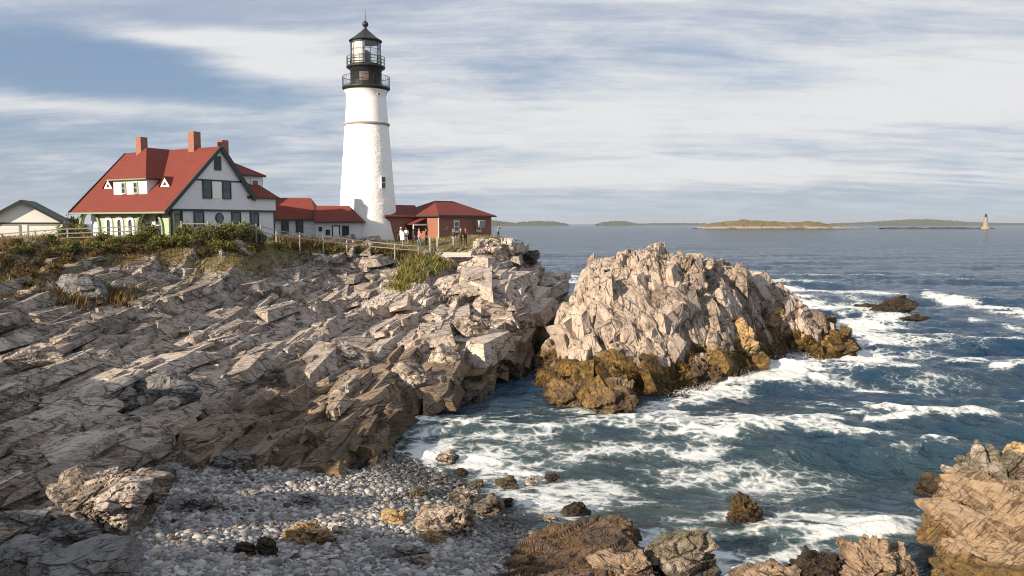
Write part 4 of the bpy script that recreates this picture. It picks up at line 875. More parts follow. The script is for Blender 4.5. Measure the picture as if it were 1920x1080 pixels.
def brick_house():
    zb = 9.7; B = empty('brick_house', (-8.04, 88.0, zb), R_(48), label='low square red brick fog signal house with red hipped roof right of the lighthouse', cat='building')
    h = lambda z: z - zb
    w = MB(); w.box(0, 8.4, 0, 7.2, -1.0, h(12.9)); w.box(-4.6, -.003, 3.4, 8.6, -1.0, h(12.75)); w.build('wall', M['brick'], B)
    p = MB(); p.box(-.06, 8.46, -.06, 3.0, -1.0, .28); p.build('plinth', M['concrete'], B)
    r = MB(); ze, zr = h(12.92), h(14.62); o = .38
    slab(r, [(-o, -o, ze), (8.4 + o, -o, ze), (5.6, 3.6, zr), (2.8, 3.6, zr)], .1); slab(r, [(8.403 + o, -o, ze), (8.403 + o, 7.2 + o, ze), (5.603, 3.6, zr)], .1)
    slab(r, [(-o - .003, 7.2 + o, ze), (-o - .003, -o, ze), (2.797, 3.6, zr)], .1); slab(r, [(2.8, 3.603, zr), (5.6, 3.603, zr), (8.4 + o, 7.203 + o, ze), (-o, 7.203 + o, ze)], .1)
    z2 = h(12.77); zq = h(14.1)
    slab(r, [(-4.9, 3.1, z2), (-.1, 3.1, z2), (1.8, 5.9, zq), (-2.6, 5.9, zq)], .1); slab(r, [(-4.903, 3.1, z2), (-2.603, 5.9, zq), (-4.903, 8.9, z2)], .1); slab(r, [(-2.6, 5.903, zq), (1.8, 5.903, zq), (0, 8.9, z2), (-4.9, 8.9, z2)], .1)
    r.build('roof', M['roof'], B)
    t = MB(); t.box(-o - .05, 8.45 + o, -o - .07, -o - .004, ze - .17, ze - .02); t.box(-o - .07, -o - .006, -o, 3.3, ze - .17, ze - .02); t.build('eave_trim', M['green'], B)
    c = MB(); c.box(-.05, .06, -.05, .06, .28, h(12.75)); c.build('corner_board', plain('pale_corner', (.55, .47, .38), .7, .1), B)
    a = MB(); slab(a, [(-2.0, 1.9, h(11.95)), (-.02, 1.9, h(12.6)), (-.02, 3.38, h(12.6)), (-2.0, 3.38, h(11.95))], .09); aw = a.build('awning', M['roof'], B)
    a = MB(); a.box(-1.95, -1.85, 1.95, 2.05, -.5, h(11.85)); a.box(-2.0, -.1, 1.86, 1.895, h(11.78), h(11.95)) ; a.build('post', M['trim'], aw)
    d = MB(); d.box(-1.7, -.6, 3.33, 3.397, 0, 2.1); d.build('door', M['dark'], B)
    wn = window(B, (2.65, -.003, h(11.1)), 0, .8, 1.15, 'trim', bars=(1, 1)); s = MB(); s.box(-.55, .55, -.14, .02, -.17, -.003); s.box(-.55, .55, -.06, .02, 1.153, 1.32); s.build('sill', M['concrete'], wn)
    wn = window(B, (6.2, -.003, h(11.15)), 0, .7, .8, 'trim', bars=(1, 0)); s = MB(); s.box(-.48, .48, -.14, .02, -.17, -.003); s.build('sill', M['concrete'], wn)
    hd = MB(); hd.prism([(5.55, -.003, h(12.45)), (5.55, -.9, h(12.3)), (5.55, -.75, h(11.5)), (5.55, -.003, h(11.75))], (.95, 0, 0)); hd.build('fog_horn_hood', M['palewood'], B)
    pz = MB(); pz.box(1.0, 1.2, -.12, -.003, h(11.3), h(11.7)); pz.box(.6, 1.0, -.1, -.003, h(11.32), h(11.4)); pz.build('pipe_fitting', M['palewood'], B)
brick_house()

def garage():
    zb = 10.4; G = empty('garage', (-47.2, 77.5, zb), R_(22), label='white gabled garage at the left edge with dark grey roof edge', cat='garage')
    h = lambda z: z - zb; W = 3.35
    w = MB(); w.prism([(-W, 0, -.8), (W, 0, -.8), (W, 0, h(12.15)), (0, 0, h(14.1)), (-W, 0, h(12.15))], (0, 7, 0)); w.build('wall', M['trim'], G)
    r = MB(); y0, y1 = -.45, 7.3; slab(r, [(-W - .45, y0, h(11.98)), (0, y0, h(14.28)), (0, y1, h(14.28)), (-W - .45, y1, h(11.98))], .14); slab(r, [(.003, y0, h(14.28)), (W + .45, y0, h(11.98)), (W + .45, y1, h(11.98)), (.003, y1, h(14.28))], .14); r.build('roof', M['grey_roof'], G)
    t = MB(); t.beam((-W - .47, y0 - .04, h(11.86)), (0, y0 - .04, h(14.16)), .07, .24); t.beam((0, y0 - .04, h(14.16)), (W + .47, y0 - .04, h(11.86)), .07, .24); t.box(-W, W, -.06, -.003, h(11.95), h(12.1)); t.build('trim', M['green'], G)
    for cx in (-1.6, 1.6):
        f = MB(); f.box(cx - 1.3, cx - 1.2, -.07, -.003, 0, 1.5); f.box(cx + 1.2, cx + 1.3, -.07, -.003, 0, 1.5); f.box(cx - 1.2, cx + 1.2, -.07, -.003, 1.4, 1.5)
        fo = f.build('door_frame', M['sage'], G); d = MB()
        for k in range(4): d.box(cx - 1.197, cx + 1.197, -.04, -.004, .02 + k * .345, .355 + k * .345)
        d.build('door', M['trim'], fo)
garage()
# ------------------------------------------------------------------ things standing on the land
def hit(px, py, Y0=15, Y1=130, f=None):
    f = f or LAND; Y = np.exp(np.linspace(math.log(Y0), math.log(Y1), 3000)); d = ray(px, py); X = d[0] * Y / d[1]; Z = EYE + d[2] * Y / d[1]
    g = f.z(X, Y); m = g >= Z; i = int(np.argmax(m)) if m.any() else len(Y) - 1
    return np.array([X[i], Y[i], g[i]])
def fence(label, line, step, H=1.05, rails=(0.95, 0.62, 0.3), pw=.11, posttall=0.0):
    """line: (px, py of the top rail, distance)"""
    pts = [atY(*q) for q in line]; seg = [np.linalg.norm(b - a) for a, b in zip(pts[:-1], pts[1:])]; L = sum(seg); n = max(2, round(L / step))
    def at(s):
        for a, b, l in zip(pts[:-1], pts[1:], seg):
            if s <= l + 1e-6: return a + (b - a) * s / l
            s -= l
        return pts[-1]
    P = [at(L * i / n) for i in range(n + 1)]; base = P[0] - (0, 0, H)
    E = empty('fence', base, label=label, cat='fence')
    rnd = random.Random(n)
    for p in P:
        m = MB(); q = p - base; t = q[2] + .08 + posttall; m.box(q[0] - pw / 2, q[0] + pw / 2, q[1] - pw / 2, q[1] + pw / 2, q[2] - H - 1.0, t); m.build('post', M['palewood'], E, bevel=.012)
    for a, b in zip(P[:-1], P[1:]):
        m = MB()
        for rz in rails:
            dz = (rz - rails[0]) * H; m.beam(a - base + (0, -.07, dz + rnd.uniform(-.02, .02)), b - base + (0, -.07, dz + rnd.uniform(-.02, .02)), .04, .085)
        m.build('rails', M['palewood'], E)
    return E
fence('weathered three-rail fence in front of the white garage', [(-60, 446, 59), (0, 439.5, 60.5), (110, 430, 62), (240, 425.5, 64), (300, 424, 65)], 2.3)
fence('pale rail fence half hidden in shrubs below the white gable', [(340, 419, 66), (415, 420, 67), (480, 424, 69)], 2.0, posttall=.12)
fence('long two-rail fence running downhill past the lighthouse foot', [(489, 424, 69.5), (520, 433, 72), (600, 441.5, 75), (690, 453, 78), (773, 461, 79), (822, 463, 81)], 2.5, rails=(.92, .5))
# a length of low fence on the path by the cliff edge
fence('short grey rail fence standing on the cliff edge behind the brick house', [(926, 443, 92), (950, 446, 95), (975, 452, 99)], 1.6, rails=(.9, .5), pw=.08)

# ---- leaves
def leafmesh(name, rs, n, r, ht, size, mat, up=0.25):
    rng = np.random.RandomState(rs)
    nc = 9; C = rng.normal(0, 1, (nc, 3)); C /= np.linalg.norm(C, axis=1, keepdims=True); C = C * rng.uniform(.25, .75, (nc, 1)) * [r, r, ht * .5] + [0, 0, ht * .55]; C[:, 2] = np.maximum(C[:, 2], ht * .15)
    k = rng.randint(0, nc, n); d = rng.normal(0, 1, (n, 3)); d /= np.linalg.norm(d, axis=1, keepdims=True)
    rad = rng.uniform(.35, 1.0, (n, 1)) ** .5 * rng.uniform(.3, .5, (nc, 1))[k]
    c = C[k] + d * rad * [r, r, ht * .7]; c[:, 2] = np.abs(c[:, 2])
    c += (rng.rand(n, 1) < .12) * d * r * .28
    a = rng.normal(0, 1, (n, 3)); a[:, 2] += up; a /= np.linalg.norm(a, axis=1, keepdims=True); b = np.cross(a, rng.normal(0, 1, (n, 3))); b /= np.linalg.norm(b, axis=1, keepdims=True)
    s = size * rng.uniform(.6, 1.4, (n, 1)); V = np.stack([c - a * s, c + b * s * .5, c + a * s, c - b * s * .5], 1).reshape(-1, 3)
    lf = np.repeat(np.clip(.5 + .28 * rng.normal(size=n) + .25 * (rng.rand(nc)[k] - .5), 0, 1), 4)
    o = npmesh(name, V, np.arange(4 * n).reshape(n, 4), mat, False, {'leaf': lf}); return o
def stems(n, r, ht, rs, parent):
    m = MB(); rn = random.Random(rs)
    for i in range(n):
        a = rn.uniform(0, 6.28); q = rn.uniform(.2, .6) * r; m.tube([(.1 * math.cos(a), .1 * math.sin(a), -.4), (.5 * q * math.cos(a), .5 * q * math.sin(a), ht * .35), (q * math.cos(a), q * math.sin(a), ht * rn.uniform(.5, .8))], .022, 5)
    return m.build('stem', M['bark'], parent)
def shrub_proto(rs, n, r, ht, size, mat):
    E = empty('shrub', (0, 0, 0)); f = leafmesh('foliage', rs, n, r, ht, size, mat); f.parent = E; stems(9, r, ht, rs, E); return E
PROT = [shrub_proto(i, 1500, 1.0, 1.25, .085, M[m]) for i, m in enumerate(('leaf', 'leaf', 'leaf_brown', 'leaf'))]
used = set()
def shrub(kind, px, py, dY, sc, label, group, sz=1.0):
    p = hit(px, py) if dY is None else None
    if p is None: q = atY(px, py, dY); p = np.array([q[0], q[1], ground(q[0], q[1])])
    o = PROT[kind] if kind not in used else copy_tree(PROT[kind]); used.add(kind)
    o.location = (p[0], p[1], p[2] - .12); o.scale = (sc, sc, sc * sz); o.rotation_euler = (0, 0, random.uniform(0, 6.28)); tag(o, label, 'shrub', group); return o
rs_ = random.Random(12)
L1 = 'green beach rose bush crowding the fence along the cliff top'; G1 = 'green bushes along the cliff-top fence'
L2 = 'rust brown low bush on the upper slope below the fence'; G2 = 'brown bushes on the upper slope'
for px, py, sc, sz in [(95, 455, 1.0, 1), (128, 448, 1.25, 1.1), (160, 446, 1.2, 1.1), (190, 450, 1.0, .9), (215, 455, .9, .8), (250, 452, 1.1, .9), (272, 448, 1.25, 1.15), (298, 444, 1.4, 1.3), (322, 442, 1.45, 1.3), (345, 446, 1.3, 1.2), (368, 450, 1.1, 1.1), (395, 452, 1.2, 1.2),
        (415, 450, 1.3, 1.25), (438, 452, 1.35, 1.3), (460, 450, 1.3, 1.25), (480, 455, 1.1, 1.1), (430, 470, 1.1, 1), (455, 475, 1.0, .9), (405, 466, 1.0, 1), (140, 470, 1.1, .9), (170, 468, 1.0, .9), (110, 474, .95, .8), (310, 458, 1.2, .9), (340, 460, 1.1, .9), (285, 462, 1.0, .8), (200, 470, .8, .8), (60, 468, .9, .8), (30, 472, .9, .8)]:
    shrub(rs_.choice((0, 1, 3)), px + rs_.uniform(-5, 5), py + 3, None, sc * .80, L1, G1, sz)
for px, py in [(10, 490), (40, 500), (75, 492), (100, 510), (20, 525), (55, 520), (130, 490), (5, 545), (85, 478), (215, 465), (240, 468), (260, 470), (180, 480), (475, 470), (490, 462), (385, 475), (60, 545), (150, 560), (210, 548), (35, 462), (8, 470)]:
    shrub(2, px, py + 4, None, rs_.uniform(.55, .95), L2, G2, .8)
for px, py, sc in [(180, 540, .8), (520, 462, .7), (640, 472, .9), (670, 474, .8), (700, 476, .8), (615, 474, .7), (730, 478, .6), (810, 480, .55)]:
    shrub(3, px, py + 3, None, sc, 'small dark bush growing among rocks and dry grass', 'small bushes among the rocks', .8)
shrub(1, 138, 424, 84, 1.6, 'dark green tree-like bush behind the garage, left of the keeper\'s house', None, 1.4)

# ---- grass
def blades(name, P, hgt, wid, mat, rs=1, lean=.35):
    rng = np.random.RandomState(rs); n = len(P); a = rng.uniform(0, 6.28, n); h = hgt * rng.uniform(.5, 1.3, n); w = wid * rng.uniform(.6, 1.4, n)
    dx, dy = np.cos(a) * w, np.sin(a) * w; la = rng.uniform(0, 6.28, n); l = lean * h * rng.rand(n)
    V = np.stack([P + np.stack([-dx, -dy, -.05 + 0 * a], 1), P + np.stack([dx, dy, -.05 + 0 * a], 1),
                  P + np.stack([np.cos(la) * l * .4 + dx * .6, np.sin(la) * l * .4 + dy * .6, h * .6], 1), P + np.stack([np.cos(la) * l, np.sin(la) * l, h], 1)], 1).reshape(-1, 3)
    lf = np.repeat(np.clip(.5 + .25 * rng.normal(size=n) + .35 * fbm(P * .35, 6, 3), 0, 1), 4)
    return npmesh(name, V, np.arange(4 * n).reshape(n, 4), mat, False, {'leaf': lf})
tp = bpy.data.objects['terrain'].data; nv = len(tp.vertices); tco = np.empty(nv * 3, np.float32); tp.vertices.foreach_get('co', tco); tco = tco.reshape(-1, 3)
tso = np.empty(nv, np.float32); tp.attributes['soil'].data.foreach_get('value', tso)
rng = np.random.RandomState(5)
cand = np.where((tso > .35) & (tco[:, 1] < 96))[0]; pick = rng.choice(cand, 52000)
gp = tco[pick] + rng.normal(0, .12, (len(pick), 3)) * [1, 1, 0]
lf_ = proj(gp[:, 0], gp[:, 1], gp[:, 2])[0] + rng.normal(0, 60, len(gp)) < 420
tag(blades('grass', gp[~lf_], .24, .018, M['grass'], 2), kind='stuff'); tag(blades('dry_grass', gp[lf_], .32, .020, M['dry_grass'], 3), kind='stuff')
def clump(px, py, n, hgt, rad, label, group, mat='grass'):
    p = hit(px, py); r = np.random.RandomState(int(px)); q = r.normal(0, rad, (n, 2)); P = np.stack([p[0] + q[:, 0], p[1] + q[:, 1], 0 * q[:, 0]], 1); P[:, 2] = LAND.z(P[:, 0], P[:, 1]) + .05
    E = blades('grass_clump', P - p, hgt, .022, M[mat], int(px) + 3, .6); E.location = tuple(p); tag(E, label, 'grass clump', group)
for px, py, n, hg, rd in [(752, 545, 420, 1.0, .45), (768, 532, 500, 1.1, .5), (745, 528, 380, .9, .4), (780, 518, 500, 1.2, .5), (772, 505, 450, 1.1, .5), (800, 502, 500, 1.1, .5), (818, 494, 450, 1.0, .45), (790, 490, 400, 1.0, .5), (832, 498, 350, .8, .4), (812, 508, 350, .8, .4), (760, 515, 400, 1.0, .4), (740, 540, 250, .8, .3)]:
    clump(px, py + 3, n, hg * .72, rd, 'tall yellow green grass clump on the cliff between bare rocks', 'tall grass clumps below the brick house')
for px, py in [(560, 462), (585, 458), (610, 462), (640, 466), (665, 468), (690, 470), (720, 472), (540, 456), (760, 476), (85, 560), (140, 572), (205, 556), (230, 570), (20, 575)]:
    clump(px, py + 3, 260, .65, .5, 'low dry grass clump at the top of the rocky slope', 'low grass clumps on the upper slope', 'dry_grass')

# ---- people (each one continuous skinned body)
def skinned(name, chain, mats, split, sub=2):
    """chain: list of (parent index, (x,y,z), radius)"""
    me = bpy.data.meshes.new(name); me.from_pydata([c[1] for c in chain], [(c[0], i) for i, c in enumerate(chain) if c[0] >= 0], []); o = link(bpy.data.objects.new(name, me))
    sk = o.modifiers.new('skin', 'SKIN'); sk.use_smooth_shade = True
    for i, c in enumerate(chain):
        v = me.skin_vertices[0].data[i]; r = c[2] if hasattr(c[2], '__len__') else (c[2], c[2]); v.radius = r; v.use_root = (i == 0)
    ss = o.modifiers.new('sub', 'SUBSURF'); ss.levels = sub; ss.render_levels = sub
    bpy.context.view_layer.update(); dg = bpy.context.evaluated_depsgraph_get(); nm = bpy.data.meshes.new_from_object(o.evaluated_get(dg)); o.modifiers.clear(); o.data = nm; bpy.data.meshes.remove(me)
    nm.materials.clear()
    for m in mats: nm.materials.append(m)
    for f in nm.polygons: f.material_index = split(f.center); f.use_smooth = True
    return o
CL = {}
def cloth(c):
    if c not in CL: CL[c] = plain('cloth_%d' % len(CL), c, .85, .15, 6.0, .1)
    return CL[c]
SKIN = plain('skin', (.48, .29, .21), .6, .08)
def person(px, py, Y, face, ht, top, legs, hairc, label, stride=.12, armup=0.0, lean=0.0, sleeve=.62, hat=None, zadd=0.0):
    p = atY(px, py, Y); s = ht / 1.75
    E = empty('person', (p[0], p[1], p[2] + zadd), face, label=label, cat='person')
    C = []
    def add(par, x, y, z, r): C.append((par, (x * s, y * s, z * s), r if not hasattr(r, '__len__') else r)); C[-1] = (par, C[-1][1], tuple(k * s for k in r) if hasattr(r, '__len__') else r * s); return len(C) - 1
    pel = add(-1, 0, 0, .95, (.15, .11)); wa = add(pel, 0, -lean * .3, 1.12, (.135, .10)); ch = add(wa, 0, -lean * .7, 1.33, (.165, .115)); nk = add(ch, 0, -lean, 1.49, .055); hd = add(nk, 0, -lean - .02, 1.60, (.078, .09)); tp_ = add(hd, 0, -lean - .01, 1.70, (.07, .085))
    nose = add(hd, 0, -lean - .115, 1.595, .016)
    for sg in (-1, 1):
        hp = add(pel, sg * .095, 0, .88, .088); kn = add(hp, sg * .10, -stride * sg * .5 - .02, .49, .058); an = add(kn, sg * .10, stride * sg * .6 * -1 + .02, .09, .042); add(an, sg * .11, stride * sg * -.6 - .15, .035, .035)
        sh = add(ch, sg * .195, -lean, 1.41, .058); eb = add(sh, sg * .25, -lean + .03 - armup * .12, 1.13 + armup * .05, .043); wr = add(eb, sg * (.24 - armup * .12), -lean - .08 - armup * .22, .90 + armup * .36, .029); pm = add(wr, sg * (.235 - armup * .13), -lean - .10 - armup * .26, .83 + armup * .40, (.034, .018))
        for k in range(4): f1 = add(pm, sg * (.235 - armup * .13) + (k - 1.5) * .017, -lean - .12 - armup * .30, .78 + armup * .42 - .006 * abs(k - 1.3), .0085); add(f1, sg * (.235 - armup * .13) + (k - 1.5) * .017, -lean - .14 - armup * .31, .745 + armup * .42, .008)
        add(pm, sg * (.205 - armup * .13), -lean - .15 - armup * .26, .80 + armup * .41, .0095)
    def split(c):
        z = c[2] / s; x = abs(c[0]) / s
        if z < .075: return 3
        if z < .97 and x < .215: return 2
        if z > 1.47: return 0
        if x > .19 and z < sleeve + .45: return 0
        return 1
    b = skinned('body', C, [SKIN, cloth(top), cloth(legs), cloth((.05, .045, .04))], split, 1); b.parent = E
    m = MB(); m.lathe([(.088 * s, 1.575 * s), (.100 * s, 1.64 * s), (.088 * s, 1.72 * s), (.045 * s, 1.765 * s)], 14, c=(0, (-lean + .018) * s)); m.build('hair', cloth(hairc), E)
    f = MB()
    for sg in (-1, 1): f.lathe([(.004 * s, 1.60 * s), (.010 * s, 1.607 * s), (.004 * s, 1.614 * s)], 8, c=(sg * .03 * s, (-lean - .105) * s))
    f.box(-.022 * s, .022 * s, (-lean - .112) * s, (-lean - .098) * s, 1.545 * s, 1.553 * s); f.build('face', cloth((.12, .05, .04)), E)
    if hat:
        m = MB(); m.lathe([(.15 * s, 1.69 * s), (.155 * s, 1.70 * s), (.10 * s, 1.71 * s), (.09 * s, 1.80 * s), (.04 * s, 1.82 * s)], 16, c=(0, -lean * s)); m.build('hat', cloth(hat), E)
    return E
PZ = 84.0
person(752, 458, 83.5, R_(150), 1.72, (.55, .55, .55), (.10, .10, .12), (.2, .15, .1), 'person in pale sun hat and grey top beside the viewing scope', hat=(.72, .70, .64))
person(762, 459, 82.5, R_(200), 1.78, (.74, .73, .72), (.22, .21, .19), (.06, .04, .03), 'person in white shirt standing just right of the viewing scope', armup=.3)
person(774, 459, 83.0, R_(120), 1.62, (.06, .06, .07), (.02, .02, .025), (.05, .035, .03), 'person in black clothes near the brick house doorway', lean=.06)
person(786, 460, 82.3, R_(-60), 1.74, (.52, .24, .22), (.16, .24, .36), (.12, .08, .05), 'person in pink red shirt and blue jeans walking by the doorway', stride=.3)
person(799, 460, 82.8, R_(90), 1.76, (.03, .025, .025), (.025, .022, .022), (.05, .035, .03), 'person in long dark coat against the sunlit brick corner')
person(850, 462, 80.5, R_(160), 1.74, (.035, .035, .04), (.20, .24, .30), (.30, .2, .12), 'person in black jacket and jeans before the shaded brick wall', stride=.28)
person(864, 460, 81.5, R_(185), 1.70, (.045, .03, .03), (.03, .028, .03), (.42, .28, .14), 'blond person in black seen from behind by the brick wall')
person(873, 460, 81.8, R_(170), 1.72, (.09, .03, .045), (.03, .025, .03), (.28, .12, .08), 'person in dark maroon coat rightmost of the standing row')
person(884, 459, 82.5, R_(200), 1.15, (.68, .62, .48), (.42, .38, .32), (.5, .36, .18), 'child in cream top beside the adults at the brick wall')
person(934, 449, 93.0, R_(60), 1.70, (.16, .26, .28), (.03, .035, .05), (.08, .05, .04), 'person in teal top leaning over the cliff-edge rail', armup=.8, lean=.12)

def scope():
    p = atY(746, 459, 82); E = empty('viewing_scope', p, label='black coin viewing scope on a post by the lighthouse foot', cat='viewing scope')
    m = MB(); m.lathe([(.16, -.3), (.16, .05), (.05, .1), (.05, 1.15)], 12); m.build('post', M['black'], E)
    m = MB(); m.box(-.16, .16, -.3, .25, 1.15, 1.5); m.box(-.13, -.03, -.42, -.3, 1.25, 1.4); m.box(.03, .13, -.42, -.3, 1.25, 1.4); m.build('scope_head', M['black'], E, bevel=.03)
    p = atY(754.5, 460, 81.5); E = empty('notice_board', p, label='small white notice board on a post among the visitors', cat='sign')
    m = MB(); m.box(-.04, .04, -.03, .03, -.4, 1.3); m.build('post', M['wood'], E); m = MB(); m.box(-.2, .2, -.06, -.032, .55, 1.3); m.build('board', M['trim'], E)
    for px in (806, 820):
        p = atY(px, 462, 81); E = MB(); E.box(-.09, .09, -.09, .09, -.6, 1.0); E.box(-.11, .11, -.11, .11, 1.002, 1.06); o = E.build('bollard', M['wood'], None, bevel=.01); o.location = tuple(p)
        tag(o, 'dark wooden post in front of the sunlit brick face, ' + ('left one' if px == 806 else 'right one at the corner'), 'post', 'wooden posts by the brick house')
    p = atY(855, 474, 80); 
    m = MB()
    for k in range(3): m.box(-1.5 + .1 * k, 1.5, -.5 + .42 * k, -.1 + .42 * k, -.4 + .14 * k, -.26 + .14 * k)
    o = m.build('steps', M['concrete'], None); o.location = tuple(p); tag(o, 'short flight of pale wooden steps below the people', 'steps')
scope()
# ------------------------------------------------------------------ loose rocks, each a thing of its own
import bmesh
ICO = {}
def ico(s):
    if s not in ICO:
        b = bmesh.new(); bmesh.ops.create_icosphere(b, subdivisions=s, radius=1.0); b.verts.ensure_lookup_table()
        ICO[s] = (np.array([v.co for v in b.verts], np.float32), np.array([[v.index for v in f.verts] for f in b.faces], np.int32)); b.free()
    return ICO[s]
def boulder(name, label, loc, dims, seed, mat, sub=5, rz=0.0, facets=16, wetz=-9, weedz=-9, weedamt=.9, rough=1.35, cat='rock', group=None, tilt=(0, 0), strata=None, moss=0.0, tone0=0.0):
    D, F = ico(sub); r = np.random.RandomState(seed)
    n = r.normal(0, 1, (facets, 3)); n /= np.linalg.norm(n, axis=1, keepdims=True); off = r.uniform(.72 if facets > 9 else .55, 1.0, facets)
    q = D @ n.T; rad = np.min(np.where(q > .12, off[None] / np.maximum(q, .12), 9), 1); rad = np.minimum(rad, 1.25)
    P = D * rad[:, None] * (np.array(dims, np.float32) / 2)
    A = axes(*(strata or (R_(40), R_(35)))); m = float(np.mean(dims)); sc = m / 3.0
    Mx = np.array(Matrix.Rotation(rz, 3, 'Z') @ Matrix.Rotation(tilt[0], 3, 'X') @ Matrix.Rotation(tilt[1], 3, 'Y'), np.float32); P = P @ Mx.T
    d, tone = rockdisp(P + seed * 7.3, A, [(2.2 * sc, .8 * sc, .55 * sc, .42 * sc, .8, .4), (.9 * sc, .34 * sc, .22 * sc, .2 * sc, .9, .6), (.3 * sc, .14 * sc, .1 * sc, .04 * sc, 1, .4)], seed, .35 * sc)
    P = P + D * (d * rough)[:, None]; zw = P[:, 2] + loc[2]
    nn = fbm((P + seed) * .9, seed, 4) * .35
    wet = smoothstep(wetz + .2, wetz - .2, zw + nn) * .85 if wetz > -5 else np.zeros(len(P)); weed = smoothstep(weedz + .3, weedz - .3, zw + nn) * weedamt if weedz > -5 else np.zeros(len(P))
    weed = np.maximum(weed, moss * smoothstep(-.1, .35, nn + .25))
    o = npmesh(name, P, F, mat, False, {'tone': tone * .5 + .5 + tone0, 'wet': wet, 'weed': weed, 'soil': np.zeros(len(P))})
    o.location = tuple(float(v) for v in loc); tag(o, label, cat, group); return o
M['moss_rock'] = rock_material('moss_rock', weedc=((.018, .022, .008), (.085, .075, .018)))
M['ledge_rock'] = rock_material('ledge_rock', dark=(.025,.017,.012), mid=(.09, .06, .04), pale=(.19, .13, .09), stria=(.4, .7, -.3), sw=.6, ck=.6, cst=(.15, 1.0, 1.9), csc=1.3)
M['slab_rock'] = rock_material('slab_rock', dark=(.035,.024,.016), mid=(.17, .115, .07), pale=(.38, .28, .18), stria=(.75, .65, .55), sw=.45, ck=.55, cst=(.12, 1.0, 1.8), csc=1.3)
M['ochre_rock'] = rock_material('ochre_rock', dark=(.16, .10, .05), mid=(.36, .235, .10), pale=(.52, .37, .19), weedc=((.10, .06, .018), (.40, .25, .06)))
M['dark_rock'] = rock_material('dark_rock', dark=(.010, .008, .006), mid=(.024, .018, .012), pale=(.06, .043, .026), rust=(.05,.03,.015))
def B(px, py, w, hgt, label, mat, seed, z=None, dep=None, cat='rock', sub=4, **k):
    """px,py = middle of the foot line on the picture; w,hgt in picture pixels"""
    if z is None: p = hit(px, py, 15, 70)
    else: p = atZ(px, py, z)
    s = p[1] / FPX; W = w * s; Ht = hgt * s; Dp = (dep or .8) * W
    c = np.array([p[0], p[1] + Dp * .35, p[2] + Ht * .32])
    return boulder('boulder' if cat == 'boulder' else 'rock', label, c, (W * 1.08, Dp, Ht * 1.35), seed, M[mat], sub=sub, cat=cat, **k)
# on the pebble beach
B(172, 1006, 215, 122, 'large craggy layered boulder with sunlit crest on the left of the pebble beach', 'rock', 11, sub=6, dep=.75, cat='boulder', strata=(R_(35), R_(50), R_(-25)), tilt=(0, R_(-16)), facets=20, tone0=-.1)
B(565, 948, 58, 16, 'flat pale grey stone lying alone in mid beach', 'grey_rock', 12, tone0=.3)
B(572, 1022, 78, 36, 'golden brown stone behind the two small dark stones', 'ochre_rock', 13)
B(632, 1002, 48, 16, 'small cream stone right of the golden brown stone', 'rock', 14, tone0=.35)
B(497, 1046, 42, 36, 'upright dark stone before the golden brown stone', 'dark_rock', 15)
B(455, 1040, 36, 22, 'low dark stone left of the upright dark stone', 'dark_rock', 16)
B(735, 984, 52, 24, 'tan half-buried stone in the sunlit pebbles', 'ochre_rock', 17)
B(842, 1008, 100, 52, 'broad brown boulder near the waterline, largest in the sunlit pebbles', 'rock', 18, cat='boulder', sub=5, moss=.35)
B(806, 1020, 48, 18, 'low orange stone at the front of the broad brown boulder', 'ochre_rock', 19)
B(806, 980, 48, 26, 'ochre stone leaning behind the broad brown boulder', 'ochre_rock', 20)
B(868, 944, 52, 26, 'bright green mossy stone at the edge of the wash', 'moss_rock', 21, moss=1.0)
B(782, 936, 34, 16, 'brown green stone left of the bright mossy stone', 'moss_rock', 22, moss=.8)
B(916, 968, 64, 34, 'brown and green boulder between wash and pebbles', 'moss_rock', 23, moss=.7, cat='boulder')
B(840, 868, 40, 20, 'lone dark green stone in the wash near the cliff foot', 'moss_rock', 24, z=-.05, moss=.9)
B(863, 892, 24, 12, 'small dark stone in the wash below the lone dark green stone', 'dark_rock', 25, z=-.05)
B(896, 913, 24, 13, 'little dark green stone inside the foam', 'moss_rock', 26, z=-.05, moss=.8)
B(950, 915, 40, 19, 'rounded mossy stone in the foam, widest of its row', 'moss_rock', 27, z=-.05, moss=.9)
B(998, 908, 26, 13, 'pointed mossy stone right of the rounded mossy stone', 'moss_rock', 28, z=-.05, moss=.7)
B(1035, 901, 32, 9, 'thin dark stone just showing above the foam', 'dark_rock', 29, z=-.05)
B(1080, 972, 52, 20, 'dark red brown stone awash near the front ledge', 'dark_rock', 30, z=-.05)
B(1030, 988, 32, 22, 'green stone at the water edge behind the front ledge', 'moss_rock', 31, moss=.8)
B(946, 952, 26, 18, 'dark wet stone behind the brown and green boulder', 'dark_rock', 32)
B(345, 962, 76, 24, 'flat grey stone against the large craggy boulder', 'grey_rock', 33)
B(387, 958, 42, 28, 'dark angular stone right of the flat grey stone', 'moss_rock', 34)
B(738, 1050, 96, 20, 'long low grey stone in the shaded front pebbles', 'grey_rock', 35, dep=.5)
B(784, 1062, 46, 18, 'dark green stone at the end of the long low grey stone', 'moss_rock', 36, moss=.5)
B(150, 1120, 175, 105, 'big smooth dark grey slab in the bottom left corner', 'grey_rock', 37, sub=6, cat='boulder', tone0=.1, facets=7, rough=.35)
B(50, 1095, 120, 75, 'rough grey boulder in the bottom left corner', 'grey_rock', 38, sub=6, cat='boulder', tone0=.05, facets=7, rough=.5)
B(30, 1010, 100, 60, 'pale grey boulder at the left edge above the corner', 'grey_rock', 39, sub=6, cat='boulder', facets=7, rough=.5)
B(118, 918, 62, 36, 'dark grey pointed slab behind the large craggy boulder', 'grey_rock', 40, tone0=-.2, facets=9)
B(60, 905, 66, 28, 'grey slab left of the dark pointed slab', 'grey_rock', 41, facets=9)
B(215, 1000, 60, 34, 'small grey block before the large craggy boulder', 'grey_rock', 42)
